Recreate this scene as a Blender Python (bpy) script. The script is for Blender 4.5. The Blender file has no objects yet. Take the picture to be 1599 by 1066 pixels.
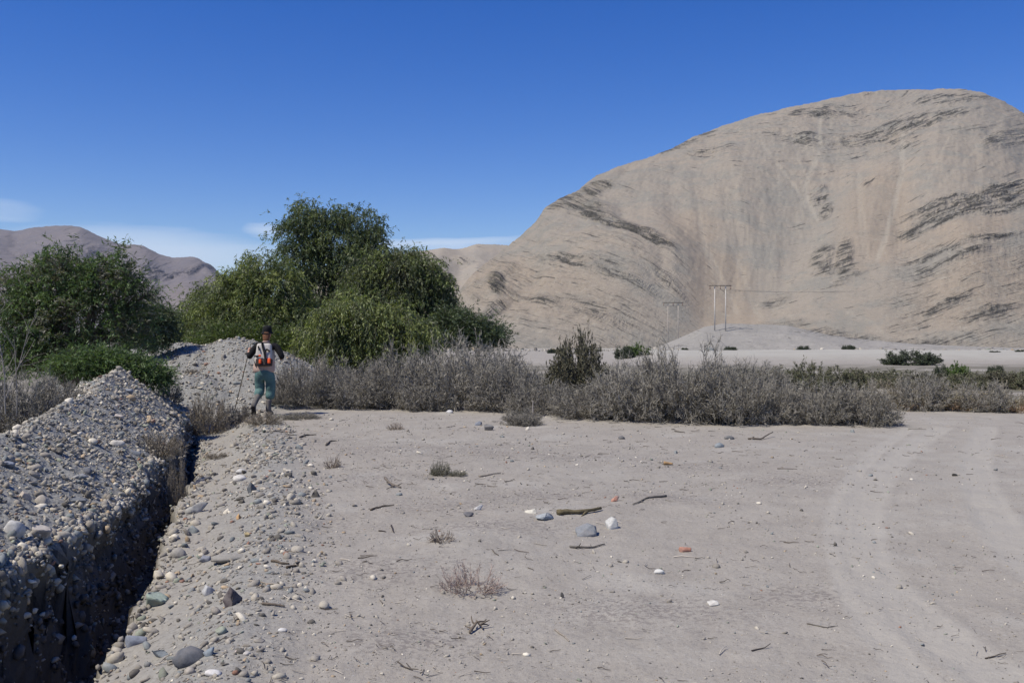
import bpy, bmesh, math, random
import numpy as np
from mathutils import Vector, Matrix, noise as mnoise

random.seed(7)
RNG = np.random.default_rng(11)
D = bpy.data
SC = bpy.context.scene
COL = SC.collection

# ------------------------------------------------------------------ camera, sky, sun
FPX = 1500.0            # focal length in pixels of a 1599 px wide picture
EYE = 1.60
HOR = 528.0
cam_d = D.cameras.new('camera')
cam = D.objects.new('camera', cam_d)
COL.objects.link(cam)
cam.location = (0, 0, EYE)
cam.rotation_euler = (math.radians(90) - math.atan((533 - HOR) / FPX), 0, 0)
cam_d.sensor_width = 36.0
cam_d.lens = 36.0 * FPX / 1599.0
cam_d.clip_start = 0.05
cam_d.clip_end = 20000
SC.camera = cam

SUN_EL = math.radians(56)
SUN_AZ = math.radians(-120)       # compass style: 0 = +Y (view direction), -90 = left
sun_dir = Vector((math.sin(SUN_AZ) * math.cos(SUN_EL), math.cos(SUN_AZ) * math.cos(SUN_EL), math.sin(SUN_EL)))

W = D.worlds.new('World')
SC.world = W
W.use_nodes = True
wn = W.node_tree.nodes; wl = W.node_tree.links
wn.clear()
w_out = wn.new('ShaderNodeOutputWorld')
w_bg = wn.new('ShaderNodeBackground'); w_bg.inputs['Strength'].default_value = 0.125
sky = wn.new('ShaderNodeTexSky')
sky.sky_type = 'NISHITA'
sky.sun_disc = False
sky.sun_elevation = SUN_EL
sky.sun_rotation = SUN_AZ % (2 * math.pi)
sky.altitude = 900
sky.air_density = 1.0
sky.dust_density = 0.35
sky.ozone_density = 3.0
# thin cirrus streaks low over the horizon
tc = wn.new('ShaderNodeTexCoord')
sep = wn.new('ShaderNodeSeparateXYZ'); wl.new(tc.outputs['Generated'], sep.inputs[0])
mp = wn.new('ShaderNodeMapping'); mp.inputs['Scale'].default_value = (3.2, 3.2, 26)
mp.inputs['Location'].default_value = (0.35, 0.2, 0.1)
wl.new(tc.outputs['Generated'], mp.inputs[0])
cn = wn.new('ShaderNodeTexNoise'); cn.inputs['Scale'].default_value = 1.0; cn.inputs['Detail'].default_value = 5.0
cn.inputs['Roughness'].default_value = 0.5
wl.new(mp.outputs[0], cn.inputs['Vector'])
cr = wn.new('ShaderNodeMapRange'); cr.inputs[1].default_value = 0.46; cr.inputs[2].default_value = 0.66
wl.new(cn.outputs[0], cr.inputs[0])
def wmath(op, a, b=None):
    n = wn.new('ShaderNodeMath'); n.operation = op
    for i, x in enumerate((a, b)):
        if x is None: continue
        if isinstance(x, (int, float)): n.inputs[i].default_value = x
        else: wl.new(x, n.inputs[i])
    return n.outputs[0]
az_ = wmath('ARCTAN2', sep.outputs['X'], sep.outputs['Y']); el_ = sep.outputs['Z']
wob = wmath('MULTIPLY', wmath('SUBTRACT', cn.outputs[0], .5), .05)
tot = None
for (caz, cel, ra, re_, st) in [(-.355, .088, .15, .026, .75), (-.25, .115, .026, .007, .6), (-.07, .098, .14, .0085, .75), (-.10, .083, .12, .009, .4), (-.50, .116, .05, .010, .5), (-.9, .10, .22, .02, .6), (.95, .12, .3, .015, .6), (2.2, .14, .4, .03, .6), (-2.1, .11, .4, .025, .6)]:
    du = wmath('DIVIDE', wmath('SUBTRACT', az_, caz), ra); dv = wmath('DIVIDE', wmath('ADD', wmath('SUBTRACT', el_, cel), wob), re_)
    q = wmath('ADD', wmath('MULTIPLY', du, du), wmath('MULTIPLY', dv, dv))
    g_ = wmath('MULTIPLY', wmath('MAXIMUM', wmath('SUBTRACT', 1.0, q), 0.0), st)
    tot = g_ if tot is None else wmath('MAXIMUM', tot, g_)
cr.inputs[1].default_value = 0.28; cr.inputs[2].default_value = 0.52
mul = wn.new('ShaderNodeMath'); mul.operation = 'MULTIPLY'
wl.new(cr.outputs[0], mul.inputs[0]); wl.new(tot, mul.inputs[1])
mul2 = wn.new('ShaderNodeMath'); mul2.operation = 'MULTIPLY'; mul2.inputs[1].default_value = 1.0
wl.new(mul.outputs[0], mul2.inputs[0])
mixc = wn.new('ShaderNodeMix'); mixc.data_type = 'RGBA'
wl.new(mul2.outputs[0], mixc.inputs[0])
hs = wn.new('ShaderNodeHueSaturation'); hs.inputs['Saturation'].default_value = 1.43
hs.inputs['Hue'].default_value = 0.521
wl.new(sky.outputs[0], hs.inputs['Color'])
wl.new(hs.outputs[0], mixc.inputs[6]); mixc.inputs[7].default_value = (5.2, 6.1, 7.5, 1)
wl.new(mixc.outputs[2], w_bg.inputs['Color'])
wl.new(w_bg.outputs[0], w_out.inputs['Surface'])

sun_d = D.lights.new('sun', 'SUN')
sun_d.energy = 5.0
sun_d.angle = math.radians(0.53)
sun_d.color = (1.0, 0.935, 0.82)
sun = D.objects.new('sun', sun_d)
COL.objects.link(sun)
sun.rotation_euler = sun_dir.to_track_quat('Z', 'Y').to_euler()

SC.view_settings.view_transform = 'Standard'
SC.view_settings.look = 'None'
SC.view_settings.exposure = 0.0
SC.view_settings.gamma = 1.0
SC.render.engine = 'CYCLES'
SC.cycles.max_bounces = 4
SC.cycles.diffuse_bounces = 2
SC.cycles.glossy_bounces = 1
SC.cycles.transmission_bounces = 2
SC.cycles.volume_bounces = 0
SC.cycles.use_denoising = True

# ------------------------------------------------------------------ numpy noise
def _hash(ix, iy, seed):
    h = (ix.astype(np.int64) * 374761393 + iy.astype(np.int64) * 668265263 + seed * 1274126177) & 0xffffffff
    h = ((h ^ (h >> 13)) * 1274126177) & 0xffffffff
    h = h ^ (h >> 16)
    return h
def perlin(x, y, seed=0):
    x = np.asarray(x, float); y = np.asarray(y, float)
    ix = np.floor(x); iy = np.floor(y); fx = x - ix; fy = y - iy
    ix = ix.astype(np.int64); iy = iy.astype(np.int64)
    def g(dx, dy):
        a = _hash(ix + dx, iy + dy, seed) * (2 * math.pi / 4294967296.0)
        return np.cos(a) * (fx - dx) + np.sin(a) * (fy - dy)
    u = fx * fx * fx * (fx * (fx * 6 - 15) + 10); v = fy * fy * fy * (fy * (fy * 6 - 15) + 10)
    a = g(0, 0); b = g(1, 0); c = g(0, 1); d = g(1, 1)
    return ((a + u * (b - a)) * (1 - v) + (c + u * (d - c)) * v) * 1.5
def fbm(x, y, octs=4, seed=0, rough=0.5):
    s = 0; amp = 1; tot = 0
    for k in range(octs):
        s = s + amp * perlin(x * 2 ** k + 17.3 * k, y * 2 ** k - 9.1 * k, seed + k)
        tot += amp; amp *= rough
    return s / tot
def sstep(a, b, x):
    t = np.clip((x - a) / (b - a), 0, 1)
    return t * t * (3 - 2 * t)

# ------------------------------------------------------------------ mesh helpers
def mesh_np(name, V, F, cols=None, smooth=False, attrs=None):
    """V (n,3); F (m,k) int array, or list of such arrays with different k."""
    me = D.meshes.new(name)
    V = np.ascontiguousarray(V, dtype=np.float32)
    Fs = F if isinstance(F, list) else [F]
    Fs = [np.asarray(f, dtype=np.int32) for f in Fs if len(f)]
    nl = sum(f.size for f in Fs); nf = sum(len(f) for f in Fs)
    me.vertices.add(len(V)); me.vertices.foreach_set('co', V.ravel())
    me.loops.add(nl); me.loops.foreach_set('vertex_index', np.concatenate([f.ravel() for f in Fs]))
    me.polygons.add(nf)
    tot = np.concatenate([np.full(len(f), f.shape[1], np.int32) for f in Fs])
    st = np.concatenate([[0], np.cumsum(tot)[:-1]]).astype(np.int32)
    me.polygons.foreach_set('loop_start', st)
    me.polygons.foreach_set('loop_total', tot)
    if smooth: me.polygons.foreach_set('use_smooth', np.ones(nf, bool))
    if cols is not None:
        a = me.color_attributes.new('Col', 'FLOAT_COLOR', 'POINT')
        c = np.ones((len(V), 4), np.float32); c[:, :3] = cols
        a.data.foreach_set('color', c.ravel())
    if attrs:
        for k, v in attrs.items():
            if v.ndim == 1:
                a = me.attributes.new(k, 'FLOAT', 'POINT'); a.data.foreach_set('value', v.astype(np.float32))
            else:
                a = me.attributes.new(k, 'FLOAT_VECTOR', 'POINT'); a.data.foreach_set('vector', v.astype(np.float32).ravel())
    me.update(calc_edges=True)
    return me
def link(name, me, mat=None, parent=None, label=None, cat=None, group=None, kind=None, loc=None, rot=None, scale=None):
    o = D.objects.new(name, me); COL.objects.link(o)
    if mat is not None and me is not None and len(me.materials) == 0: me.materials.append(mat)
    if parent is not None: o.parent = parent
    if label: o['label'] = label
    if cat: o['category'] = cat
    if group: o['group'] = group
    if kind: o['kind'] = kind
    if loc is not None: o.location = loc
    if rot is not None: o.rotation_euler = rot
    if scale is not None: o.scale = scale
    return o
def copy_tree(o, parent=None):
    c = o.copy(); COL.objects.link(c)
    if parent is not None: c.parent = parent
    for ch in [x for x in o.children]: copy_tree(ch, c)
    return c

# ------------------------------------------------------------------ materials
class NT:
    def __init__(s, name):
        s.m = D.materials.new(name); s.m.use_nodes = True
        s.n = s.m.node_tree.nodes; s.l = s.m.node_tree.links
        s.p = s.n['Principled BSDF']; s.out = s.n['Material Output']
        s.p.inputs['Roughness'].default_value = 0.9
        s.p.inputs['Specular IOR Level'].default_value = 0.2
    def noise(s, scale, detail=4, rough=0.55, vec=None, dist=0.0):
        t = s.n.new('ShaderNodeTexNoise'); t.inputs['Scale'].default_value = scale
        t.inputs['Detail'].default_value = detail; t.inputs['Roughness'].default_value = rough
        t.inputs['Distortion'].default_value = dist
        if vec is not None: s.l.new(vec, t.inputs['Vector'])
        return t.outputs[0]
    def vor(s, scale, vec=None, feature='F1', out='Distance'):
        t = s.n.new('ShaderNodeTexVoronoi'); t.inputs['Scale'].default_value = scale; t.feature = feature
        if vec is not None: s.l.new(vec, t.inputs['Vector'])
        return t.outputs[out]
    def pos(s):
        return s.n.new('ShaderNodeNewGeometry').outputs['Position']
    def obj(s):
        return s.n.new('ShaderNodeTexCoord').outputs['Object']
    def attr(s, name, out='Fac'):
        t = s.n.new('ShaderNodeAttribute'); t.attribute_name = name
        return t.outputs[out]
    def rng(s, v, a, b, c=0.0, d=1.0, clamp=True):
        t = s.n.new('ShaderNodeMapRange'); t.clamp = clamp
        for i, x in enumerate((a, b, c, d)): t.inputs[1 + i].default_value = x
        s.l.new(v, t.inputs[0]); return t.outputs[0]
    def mix(s, f, a, b, mode='MIX'):
        t = s.n.new('ShaderNodeMix'); t.data_type = 'RGBA'; t.blend_type = mode
        for i, x in ((0, f), (6, a), (7, b)):
            if isinstance(x, (int, float)): t.inputs[i].default_value = x
            elif isinstance(x, tuple): t.inputs[i].default_value = (*x, 1)
            else: s.l.new(x, t.inputs[i])
        return t.outputs[2]
    def math(s, op, a, b=None):
        t = s.n.new('ShaderNodeMath'); t.operation = op
        for i, x in ((0, a), (1, b)):
            if x is None: continue
            if isinstance(x, (int, float)): t.inputs[i].default_value = x
            else: s.l.new(x, t.inputs[i])
        return t.outputs[0]
    def base(s, c):
        if isinstance(c, tuple): s.p.inputs['Base Color'].default_value = (*c, 1)
        else: s.l.new(c, s.p.inputs['Base Color'])
    def bump(s, h, strength=0.5, dist=0.01, prev=None):
        b = s.n.new('ShaderNodeBump'); b.inputs['Strength'].default_value = strength
        b.inputs['Distance'].default_value = dist
        s.l.new(h, b.inputs['Height'])
        if prev is not None: s.l.new(prev, b.inputs['Normal'])
        s.l.new(b.outputs[0], s.p.inputs['Normal'])
        return b.outputs[0]
    def translucent(s, fac, col):
        t = s.n.new('ShaderNodeBsdfTranslucent')
        if isinstance(col, tuple): t.inputs[0].default_value = (*col, 1)
        else: s.l.new(col, t.inputs[0])
        mx = s.n.new('ShaderNodeMixShader'); mx.inputs[0].default_value = fac
        s.l.new(s.p.outputs[0], mx.inputs[1]); s.l.new(t.outputs[0], mx.inputs[2])
        s.l.new(mx.outputs[0], s.out.inputs['Surface'])

def simple(name, col, rough=0.9, var=0.25, scale=6, bump=0.0, bdist=0.005):
    t = NT(name); o = t.obj()
    n = t.noise(scale, 4, 0.6, o)
    k = t.rng(n, 0.3, 0.7, 1 - var, 1 + var)
    c = t.mix(1.0, col, k, 'MULTIPLY')
    t.base(c); t.p.inputs['Roughness'].default_value = rough
    if bump: t.bump(t.noise(scale * 5, 3, 0.6, o), bump, bdist)
    return t.m

# ------------------------------------------------------------------ the lie of the land
WY = [-3, 2, 4, 5, 6, 7.5, 9, 10, 12.7, 16, 18, 20, 23]
WX = [-2.5, -2.6, -2.78, -2.88, -2.98, -3.22, -3.6, -3.85, -4.5, -5.5, -6.1, -6.6, -7.3]
ZY = [-3, 2, 5, 7, 10, 13, 16, 19, 20.5, 22.5]
ZF = [-.5, -.5, -.48, -.38, -.26, -.2, -.22, -.25, -.1, 0.0]
CY = [-4, 0, 3, 6, 8, 10, 12, 13.5, 15.2, 16.6, 18.0, 20, 23]
CH = [0.3, .6, .72, .74, .72, .70, .76, .95, 1.08, .98, .72, .45, 0.2]
MOUNDS = [(-8.0, 24.8, 1.42, .60), (-9.0, 24.3, 1.12, .58), (-6.9, 24.9, 1.5, .62), (-7.25, 25.2, 1.58, .62), (-7.6, 27.5, 1.5, .6), (-6.5, 24.2, 1.2, .6), (-9.3, 27.5, 1.45, .6), (-8.6, 25.5, 1.2, .6), (-11, 29, 1.35, .55), (-7.5, 22.6, .75, .55),
          (-5.9, 22.5, .45, .45)]
def wall_x(y):
    return np.interp(y, WY, WX) + 0.10 * perlin(y * 0.9, y * 0 + 3.1, 5) + 0.05 * perlin(y * 3.1, y * 0 + 7.1, 6)

def px_pts(lst, z=0.0):
    out = []
    for (px, py) in lst:
        Y = FPX * (EYE - z) / (py - HOR)
        out.append(((px - 799.5) / FPX * Y, Y))
    return np.array(out)
TRACKS = [
    (px_pts([(1470, 668), (1400, 710), (1345, 780), (1335, 850), (1380, 930), (1480, 1010), (1600, 1080)]), 0.17, 0.007),
    (px_pts([(1420, 668), (1370, 700), (1315, 760), (1300, 840), (1330, 930), (1400, 1030), (1460, 1090)]), 0.10, 0.004),
    (px_pts([(1540, 668), (1520, 720), (1530, 770), (1570, 840), (1640, 910)]), 0.17, 0.009),
]
def seg_dist(x, y, P):
    best = np.full(x.shape, 1e9); along = np.zeros(x.shape); acc = 0
    for i in range(len(P) - 1):
        a = P[i]; b = P[i + 1]; ab = b - a; L = np.hypot(*ab)
        t = np.clip(((x - a[0]) * ab[0] + (y - a[1]) * ab[1]) / L ** 2, 0, 1)
        d = np.hypot(x - a[0] - t * ab[0], y - a[1] - t * ab[1])
        m = d < best; best = np.where(m, d, best); along = np.where(m, acc + t * L, along); acc += L
    return best, along

def smooth_poly(P, n=60):
    t = np.linspace(0, len(P) - 1, n); i = np.arange(len(P))
    out = np.stack([np.interp(t, i, P[:, 0]), np.interp(t, i, P[:, 1])], 1)
    for _ in range(40): out[1:-1] = 0.25 * out[:-2] + 0.5 * out[1:-1] + 0.25 * out[2:]
    return out
TRACKS = [(smooth_poly(p), w, d) for p, w, d in TRACKS]

def land(x, y, full=False):
    """height of the ground, and the share of gravel on it"""
    x = np.asarray(x, float); y = np.asarray(y, float)
    r = np.hypot(x, y)
    z = np.zeros_like(x)
    # river flat falling gently, a terrace on the right
    z = z - 1.9 * sstep(60, 300, y) * 1.0
    z = z + 0.035 * fbm(x * 0.35, y * 0.35, 3, 21) * sstep(1, 4, r)
    near = r < 60
    fine = np.where(near, 1, 0)
    z = z + fine * (0.018 * fbm(x * 1.7, y * 1.7, 3, 31) + 0.010 * fbm(x * 7, y * 7, 4, 41, 0.6) + .012 * np.maximum(fbm(x * 3.1, y * 3.1, 2, 43), 0))
    z = z + 0.25 * fbm(x * 0.03, y * 0.03, 4, 51) * sstep(30, 120, r)
    terr = sstep(0, 4, (x - (7.6 + (y - 70) * 0.13)) ) * sstep(66, 74, y)
    z = z + ((0.46 + .35 * fbm(x * .06, y * .03, 3, 54)) * terr + .16 * fbm(x * .16, y * .16, 4, 53) * sstep(40, 60, y)) * (1 - sstep(100, 200, y))
    # sand tongue and its little scarp in the middle foreground
    sd, sa = seg_dist(x, y, px_pts([(1000, 780), (900, 800), (760, 830), (700, 870), (600, 890)]))
    z = z + 0.05 * np.exp(-(sd / 0.45) ** 2) * near
    # gravel ridge left of the trench
    g = np.zeros_like(x)
    reg = (y > -4) & (y < 24) & (x < 2) & (x > -16)
    if reg.any():
        X = x[reg]; Y = y[reg]
        wx = wall_x(Y); d = X - wx
        zf = np.interp(Y, ZY, ZF); hc = np.interp(Y, CY, CH) * (1 + 0.10 * perlin(Y * .7, Y * 0 + 1, 61))
        oc = 1.05 + 0.15 * perlin(Y * .5, Y * 0 + 9.4, 62)
        s = -d - oc
        lip = np.clip(0.07 + 0.05 * perlin(Y * 2.1, Y * 0 + 2, 63) + 0.25 * (hc - 0.72) + 0.13 * (1 - sstep(6.0, 9.0, Y)), 0.02, 0.5)
        front = lip + (hc - lip) * np.clip(-d / oc, 0, 1) ** 0.85
        crest = front
        back = hc - np.clip(s, 0, None) * 0.52
        berm = np.where(s > 0, back, crest)
        fadeY = sstep(-4, -1, Y) * (1 - sstep(21, 23.5, Y))
        lump = 0.055 * fbm(X * 1.6, Y * 1.6, 3, 71) + 0.035 * fbm(X * 5, Y * 5, 3, 72) + 0.018 * fbm(X * 16, Y * 16, 3, 73)
        zz = z[reg]
        wid = 0.17 + 0.10 * perlin(Y * 2.7, Y * 0, 74) + .06 * perlin(Y * 8, Y * 0, 84)
        tw = np.clip(d / wid, 0, 1)
        floor = zf + 0.03 * fbm(X * 2.3, Y * 2.3, 3, 75)
        sw = np.interp(Y, [4, 6, 8, 10, 16, 20], [.62, .56, .40, .33, .26, .15]) + .13 * perlin(Y * 1.6, Y * 0 + 4, 77) + .07 * perlin(Y * 4.5, Y * 0 + 6, 78) + .05 * perlin(Y * 13, Y * 0 + 8, 79) + .03 * perlin(X * 20, Y * 25, 80)
        sdp = np.interp(Y, [3, 8, 12, 18, 21], [.62, .48, .34, .18, 0])
        floor = floor + .17 * (1 - sstep(8, 12, Y))
        slot = sdp * (1 - sstep(sw - .04, sw + .05, d))
        right = floor + (0.05 - floor) * sstep(0.35, 1.6, d)
        right = right + (zz - 0.05) * sstep(1.05, 1.9, d) + 0.02 * np.exp(-((d - 1.35) / 0.25) ** 2)
        right = np.where(d > 1.9, zz, right)
        right = right + (0.035 * fbm(X * 3.5, Y * 3.5, 3, 76)) * (1 - sstep(1.3, 2.4, d))
        right = right - slot
        h = np.where(d < 0, np.maximum(berm + lump * 1.1, zz + lump * .6 * (s < 1.8)), (1 - tw) * (lip + lump) + tw * right)
        h = np.where((d < 0) & (berm + lump * 1.1 < zz), zz, h)
        z[reg] = zz + (h - zz) * fadeY
        gg = np.where(d < 0, sstep(-0.25, 0.05, berm), 0.35 * (1 - sstep(1.2, 2.0, d)) + 0.45 * np.exp(-((d - 1.3) / 0.4) ** 2))
        g[reg] = np.clip(gg, 0, 1) * fadeY
    reg = (np.hypot(x + 8, y - 26) < 12)
    if reg.any():
        X = x[reg]; Y = y[reg]
        m = np.full(X.shape, -9.0)
        for (mx, my, mh, sl) in MOUNDS:
            q = np.sqrt((X - mx) ** 2 + ((Y - my) * 0.9) ** 2 + 0.60)
            m = np.maximum(m, mh - sl * (q - 0.78))
        m = m + 0.09 * fbm(X * 1.1, Y * 1.1, 3, 81) + 0.04 * fbm(X * 4, Y * 4, 3, 82)
        z[reg] = np.maximum(z[reg], m)
        g[reg] = np.maximum(g[reg], sstep(-0.05, 0.12, m - 0.0))
    tr = np.zeros_like(x)
    reg = (y > 2) & (y < 22) & (x > 1.2) & (x < 12)
    if reg.any():
        X = x[reg]; Y = y[reg]; dz = np.zeros_like(X); tm = np.zeros_like(X)
        for (P, w, dep) in TRACKS:
            sd, al = seg_dist(X, Y, P)
            sd = sd + 0.02 * perlin(X * 3, Y * 3, 91)
            prof = -dep * (1 - sstep(w * .6, w, sd)) + dep * 0.8 * np.exp(-((sd - w * 1.25) / (w * .3)) ** 2)
            tread = 0.006 * np.sin(al * 2 * math.pi / 0.13 + 5 * sd / w) * (1 - sstep(w * .7, w, sd)) * (0.3 + 0.7 * sstep(-.2, .3, perlin(al * .6, al * 0, 92)))
            am = .7 * (0.35 + 0.65 * sstep(-.25, .25, perlin(al * .45 + 3, al * 0 + w * 9, 93)))
            dz += (prof + tread) * am; tm = np.maximum(tm, 1 - sstep(w * .8, w * 1.4, sd))
        z[reg] += dz; tr[reg] = tm
    if full: return z, g, tr, terr
    return z
def land1(x, y):
    return float(land(np.array([x]), np.array([y]))[0])
def hit(px, py):
    """the point of the ground seen at a pixel of the photograph"""
    dx = (px - 799.5) / FPX; dz = (HOR - py) / FPX
    ys = np.concatenate([np.arange(3.5, 40, 0.02), np.arange(40, 320, 0.25)])
    zz = land(ys * dx, ys); ray = EYE + dz * ys
    k = np.argmax(ray < zz)
    Y = ys[k]
    return Vector((Y * dx, Y, float(zz[k])))
def at(px, Y, py=None):
    x = (px - 799.5) / FPX * Y
    return Vector((x, Y, land1(x, Y) if py is None else EYE + (HOR - py) / FPX * Y))

# ------------------------------------------------------------------ ground sheet
def ground_material():
    t = NT('sandy_ground'); P = t.pos()
    big = t.noise(0.25, 4, 0.5, P); mid = t.noise(2.2, 5, 0.6, P); fine = t.noise(38, 4, 0.7, P); grit = t.noise(150, 2, 0.6, P)
    sand = t.mix(t.rng(big, .35, .65), (0.315, 0.287, 0.243), (0.331, 0.308, 0.265))
    sand = t.mix(t.rng(mid, .40, .72), sand, (0.278, 0.253, 0.215))
    sand = t.mix(t.rng(t.noise(0.9, 3, .5, P), .56, .72), sand, (0.351, 0.330, 0.287))
    # weathered sprinkle: pale and dark grains
    sand = t.mix(t.rng(fine, .58, .72, 0, .6), sand, (0.429, 0.421, 0.381))
    sand = t.mix(t.rng(fine, .42, .30, 0, .7), sand, (0.138, 0.125, 0.111))
    sand = t.mix(t.rng(grit, .60, .70, 0, .6), sand, (0.119, 0.110, 0.097))
    deb = t.attr('debris'); gnz = t.noise(26, 3, .7, P)
    sand = t.mix(t.math('MULTIPLY', t.rng(t.math('SUBTRACT', t.math('ADD', .40, t.math('MULTIPLY', deb, .10)), gnz), -.02, .04), t.math('ADD', .15, t.math('MULTIPLY', deb, .55))), sand, (0.17, 0.15, 0.135))
    grav = t.mix(t.rng(mid, .3, .7), (0.183, 0.177, 0.159), (0.251, 0.244, 0.220))
    vc = t.vor(32, P, 'F1', 'Color')
    bw = t.n.new('ShaderNodeRGBToBW'); t.l.new(vc, bw.inputs[0])
    grav = t.mix(t.rng(bw.outputs[0], 0.2, .8, .1, .75), grav, (0.302, 0.302, 0.278))
    grav = t.mix(t.rng(fine, .5, .3, 0, .7), grav, (0.100, 0.095, 0.088))
    g = t.attr('gravel')
    c = t.mix(g, sand, grav)
    tr = t.attr('track')
    c = t.mix(t.math('MULTIPLY', tr, 0.6), c, (0.356, 0.334, 0.289))
    c = t.mix(t.attr('pale'), c, (0.402, 0.392, 0.338))
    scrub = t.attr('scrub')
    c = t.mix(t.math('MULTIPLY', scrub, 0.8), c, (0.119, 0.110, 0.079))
    c = t.mix(t.math('MULTIPLY', t.attr('wall'), 0.9), c, t.mix(t.rng(mid, .3, .7), (0.054, 0.046, 0.036), (0.091, 0.081, 0.066)))  # brown earth, darkened so the trench wall's shade sits in the colour
    t.base(c)
    hg = t.math('MULTIPLY', t.vor(30, P, 'F1'), g)
    b = t.bump(t.math('ADD', t.math('MULTIPLY', fine, 0.6), t.math('ADD', t.math('MULTIPLY', grit, 0.25), hg)), 0.75, 0.012)
    b = t.bump(t.noise(14, 4, .6, P), 0.5, 0.02, b)
    t.p.inputs['Roughness'].default_value = 0.95
    return t.m
M_GROUND = ground_material()

def wall_shift(X, Y, Z):
    d = X - wall_x(Y)
    w = np.exp(-((d - 0.05) / 0.16) ** 2) * ((Y > 0) & (Y < 21))
    und = 0.09 * perlin(Z * 5 + 3, Y * 2.4, 101) + 0.05 * perlin(Z * 13, Y * 7, 102) + .025 * perlin(Z * 30, Y * 19, 104)
    dx = w * (und - 0.06 * sstep(0.15, -0.25, Z))
    return dx, w * 0.04 * perlin(Z * 9, X * 9, 103), w

DEBRIS = [(760, 705, 1.8, 1.2), (900, 712, 1.4, .9), (620, 702, 1.6, 1.1), (560, 748, 1.2, .8), (830, 775, 1.2, .6), (470, 690, 1.2, 1.5), (700, 790, 1.1, .6), (460, 820, .8, .7), (1090, 730, 1.0, .6), (1240, 750, .8, .8), (560, 900, .8, .5), (1000, 950, .8, .4), (640, 1000, .6, .3), (1040, 780, .9, .4), (760, 830, 1.0, .4), (1260, 930, .5, .3)]
def debris(X, Y):
    p = np.zeros_like(X)
    for (cx, cy, rx, ry) in DEBRIS:
        (qx, qy), = px_pts([(cx, cy)]); p = np.maximum(p, np.exp(-((X - qx) / rx) ** 2 - ((Y - qy) / ry) ** 2))
    return p * (Y > 3)
def build_ground():
    half = 31.5
    th = np.concatenate([np.linspace(-half, half, 660), np.linspace(half, 360 - half, 64)[1:-1]])
    th = np.radians(th)
    rr = [0.0001, 0.6, 1.2, 1.8, 2.4, 3.0, 3.4]
    r = 3.7
    while r < 32: rr.append(r); r *= 1.0082
    while r < 700: rr.append(r); r *= 1.03
    while r < 5200: rr.append(r); r *= 1.12
    rr = np.array(rr)
    R, T = np.meshgrid(rr, th, indexing='ij')
    X = R * np.sin(T); Y = R * np.cos(T)
    Z, G, TR, TE = land(X.ravel(), Y.ravel(), True)
    X = X.ravel(); Y = Y.ravel()
    nr, nt = R.shape
    # lumpy, undercut earth on the trench wall: shift sideways as well
    d = X - wall_x(Y)
    dx_, dy_, w = wall_shift(X, Y, Z)
    X = X + dx_; Y2 = Y + dy_
    i = np.arange((nr - 1) * nt).reshape(nr - 1, nt)
    j = np.roll(i, -1, axis=1)
    F = np.stack([i.ravel(), j.ravel(), (j + nt).ravel(), (i + nt).ravel()], 1)
    pale = (0.72 + .28 * sstep(-.2, .25, fbm(X * .12, Y * .45, 4, 113))) * np.clip(TE * 0.8 + 0.55 * sstep(60, 90, Y) * sstep(-5, 30, X), 0, 1) * (0.8 + 0.2 * fbm(X * .05, Y * .2, 3, 111))
    pxx = X / np.maximum(Y, 1) * FPX + 799.5
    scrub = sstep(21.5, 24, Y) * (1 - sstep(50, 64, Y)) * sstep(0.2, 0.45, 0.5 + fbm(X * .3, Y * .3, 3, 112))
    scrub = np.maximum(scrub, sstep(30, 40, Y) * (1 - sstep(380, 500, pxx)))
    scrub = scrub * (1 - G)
    me = mesh_np('ground', np.stack([X, Y2, Z], 1), F, smooth=True, attrs={'gravel': G, 'track': TR, 'pale': pale, 'scrub': scrub, 'debris': debris(X, Y) * (1 - G), 'wall': sstep(-0.03, 0.02, d) * (1 - sstep(-.04, .06, d - np.interp(Y, [4, 6, 8, 10, 16, 20], [.62, .56, .40, .33, .26, .15]))) * (Y > 0) * (Y < 19)})  # 'wall' masks the painted shade over trench wall and slot
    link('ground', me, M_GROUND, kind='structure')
build_ground()

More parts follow.
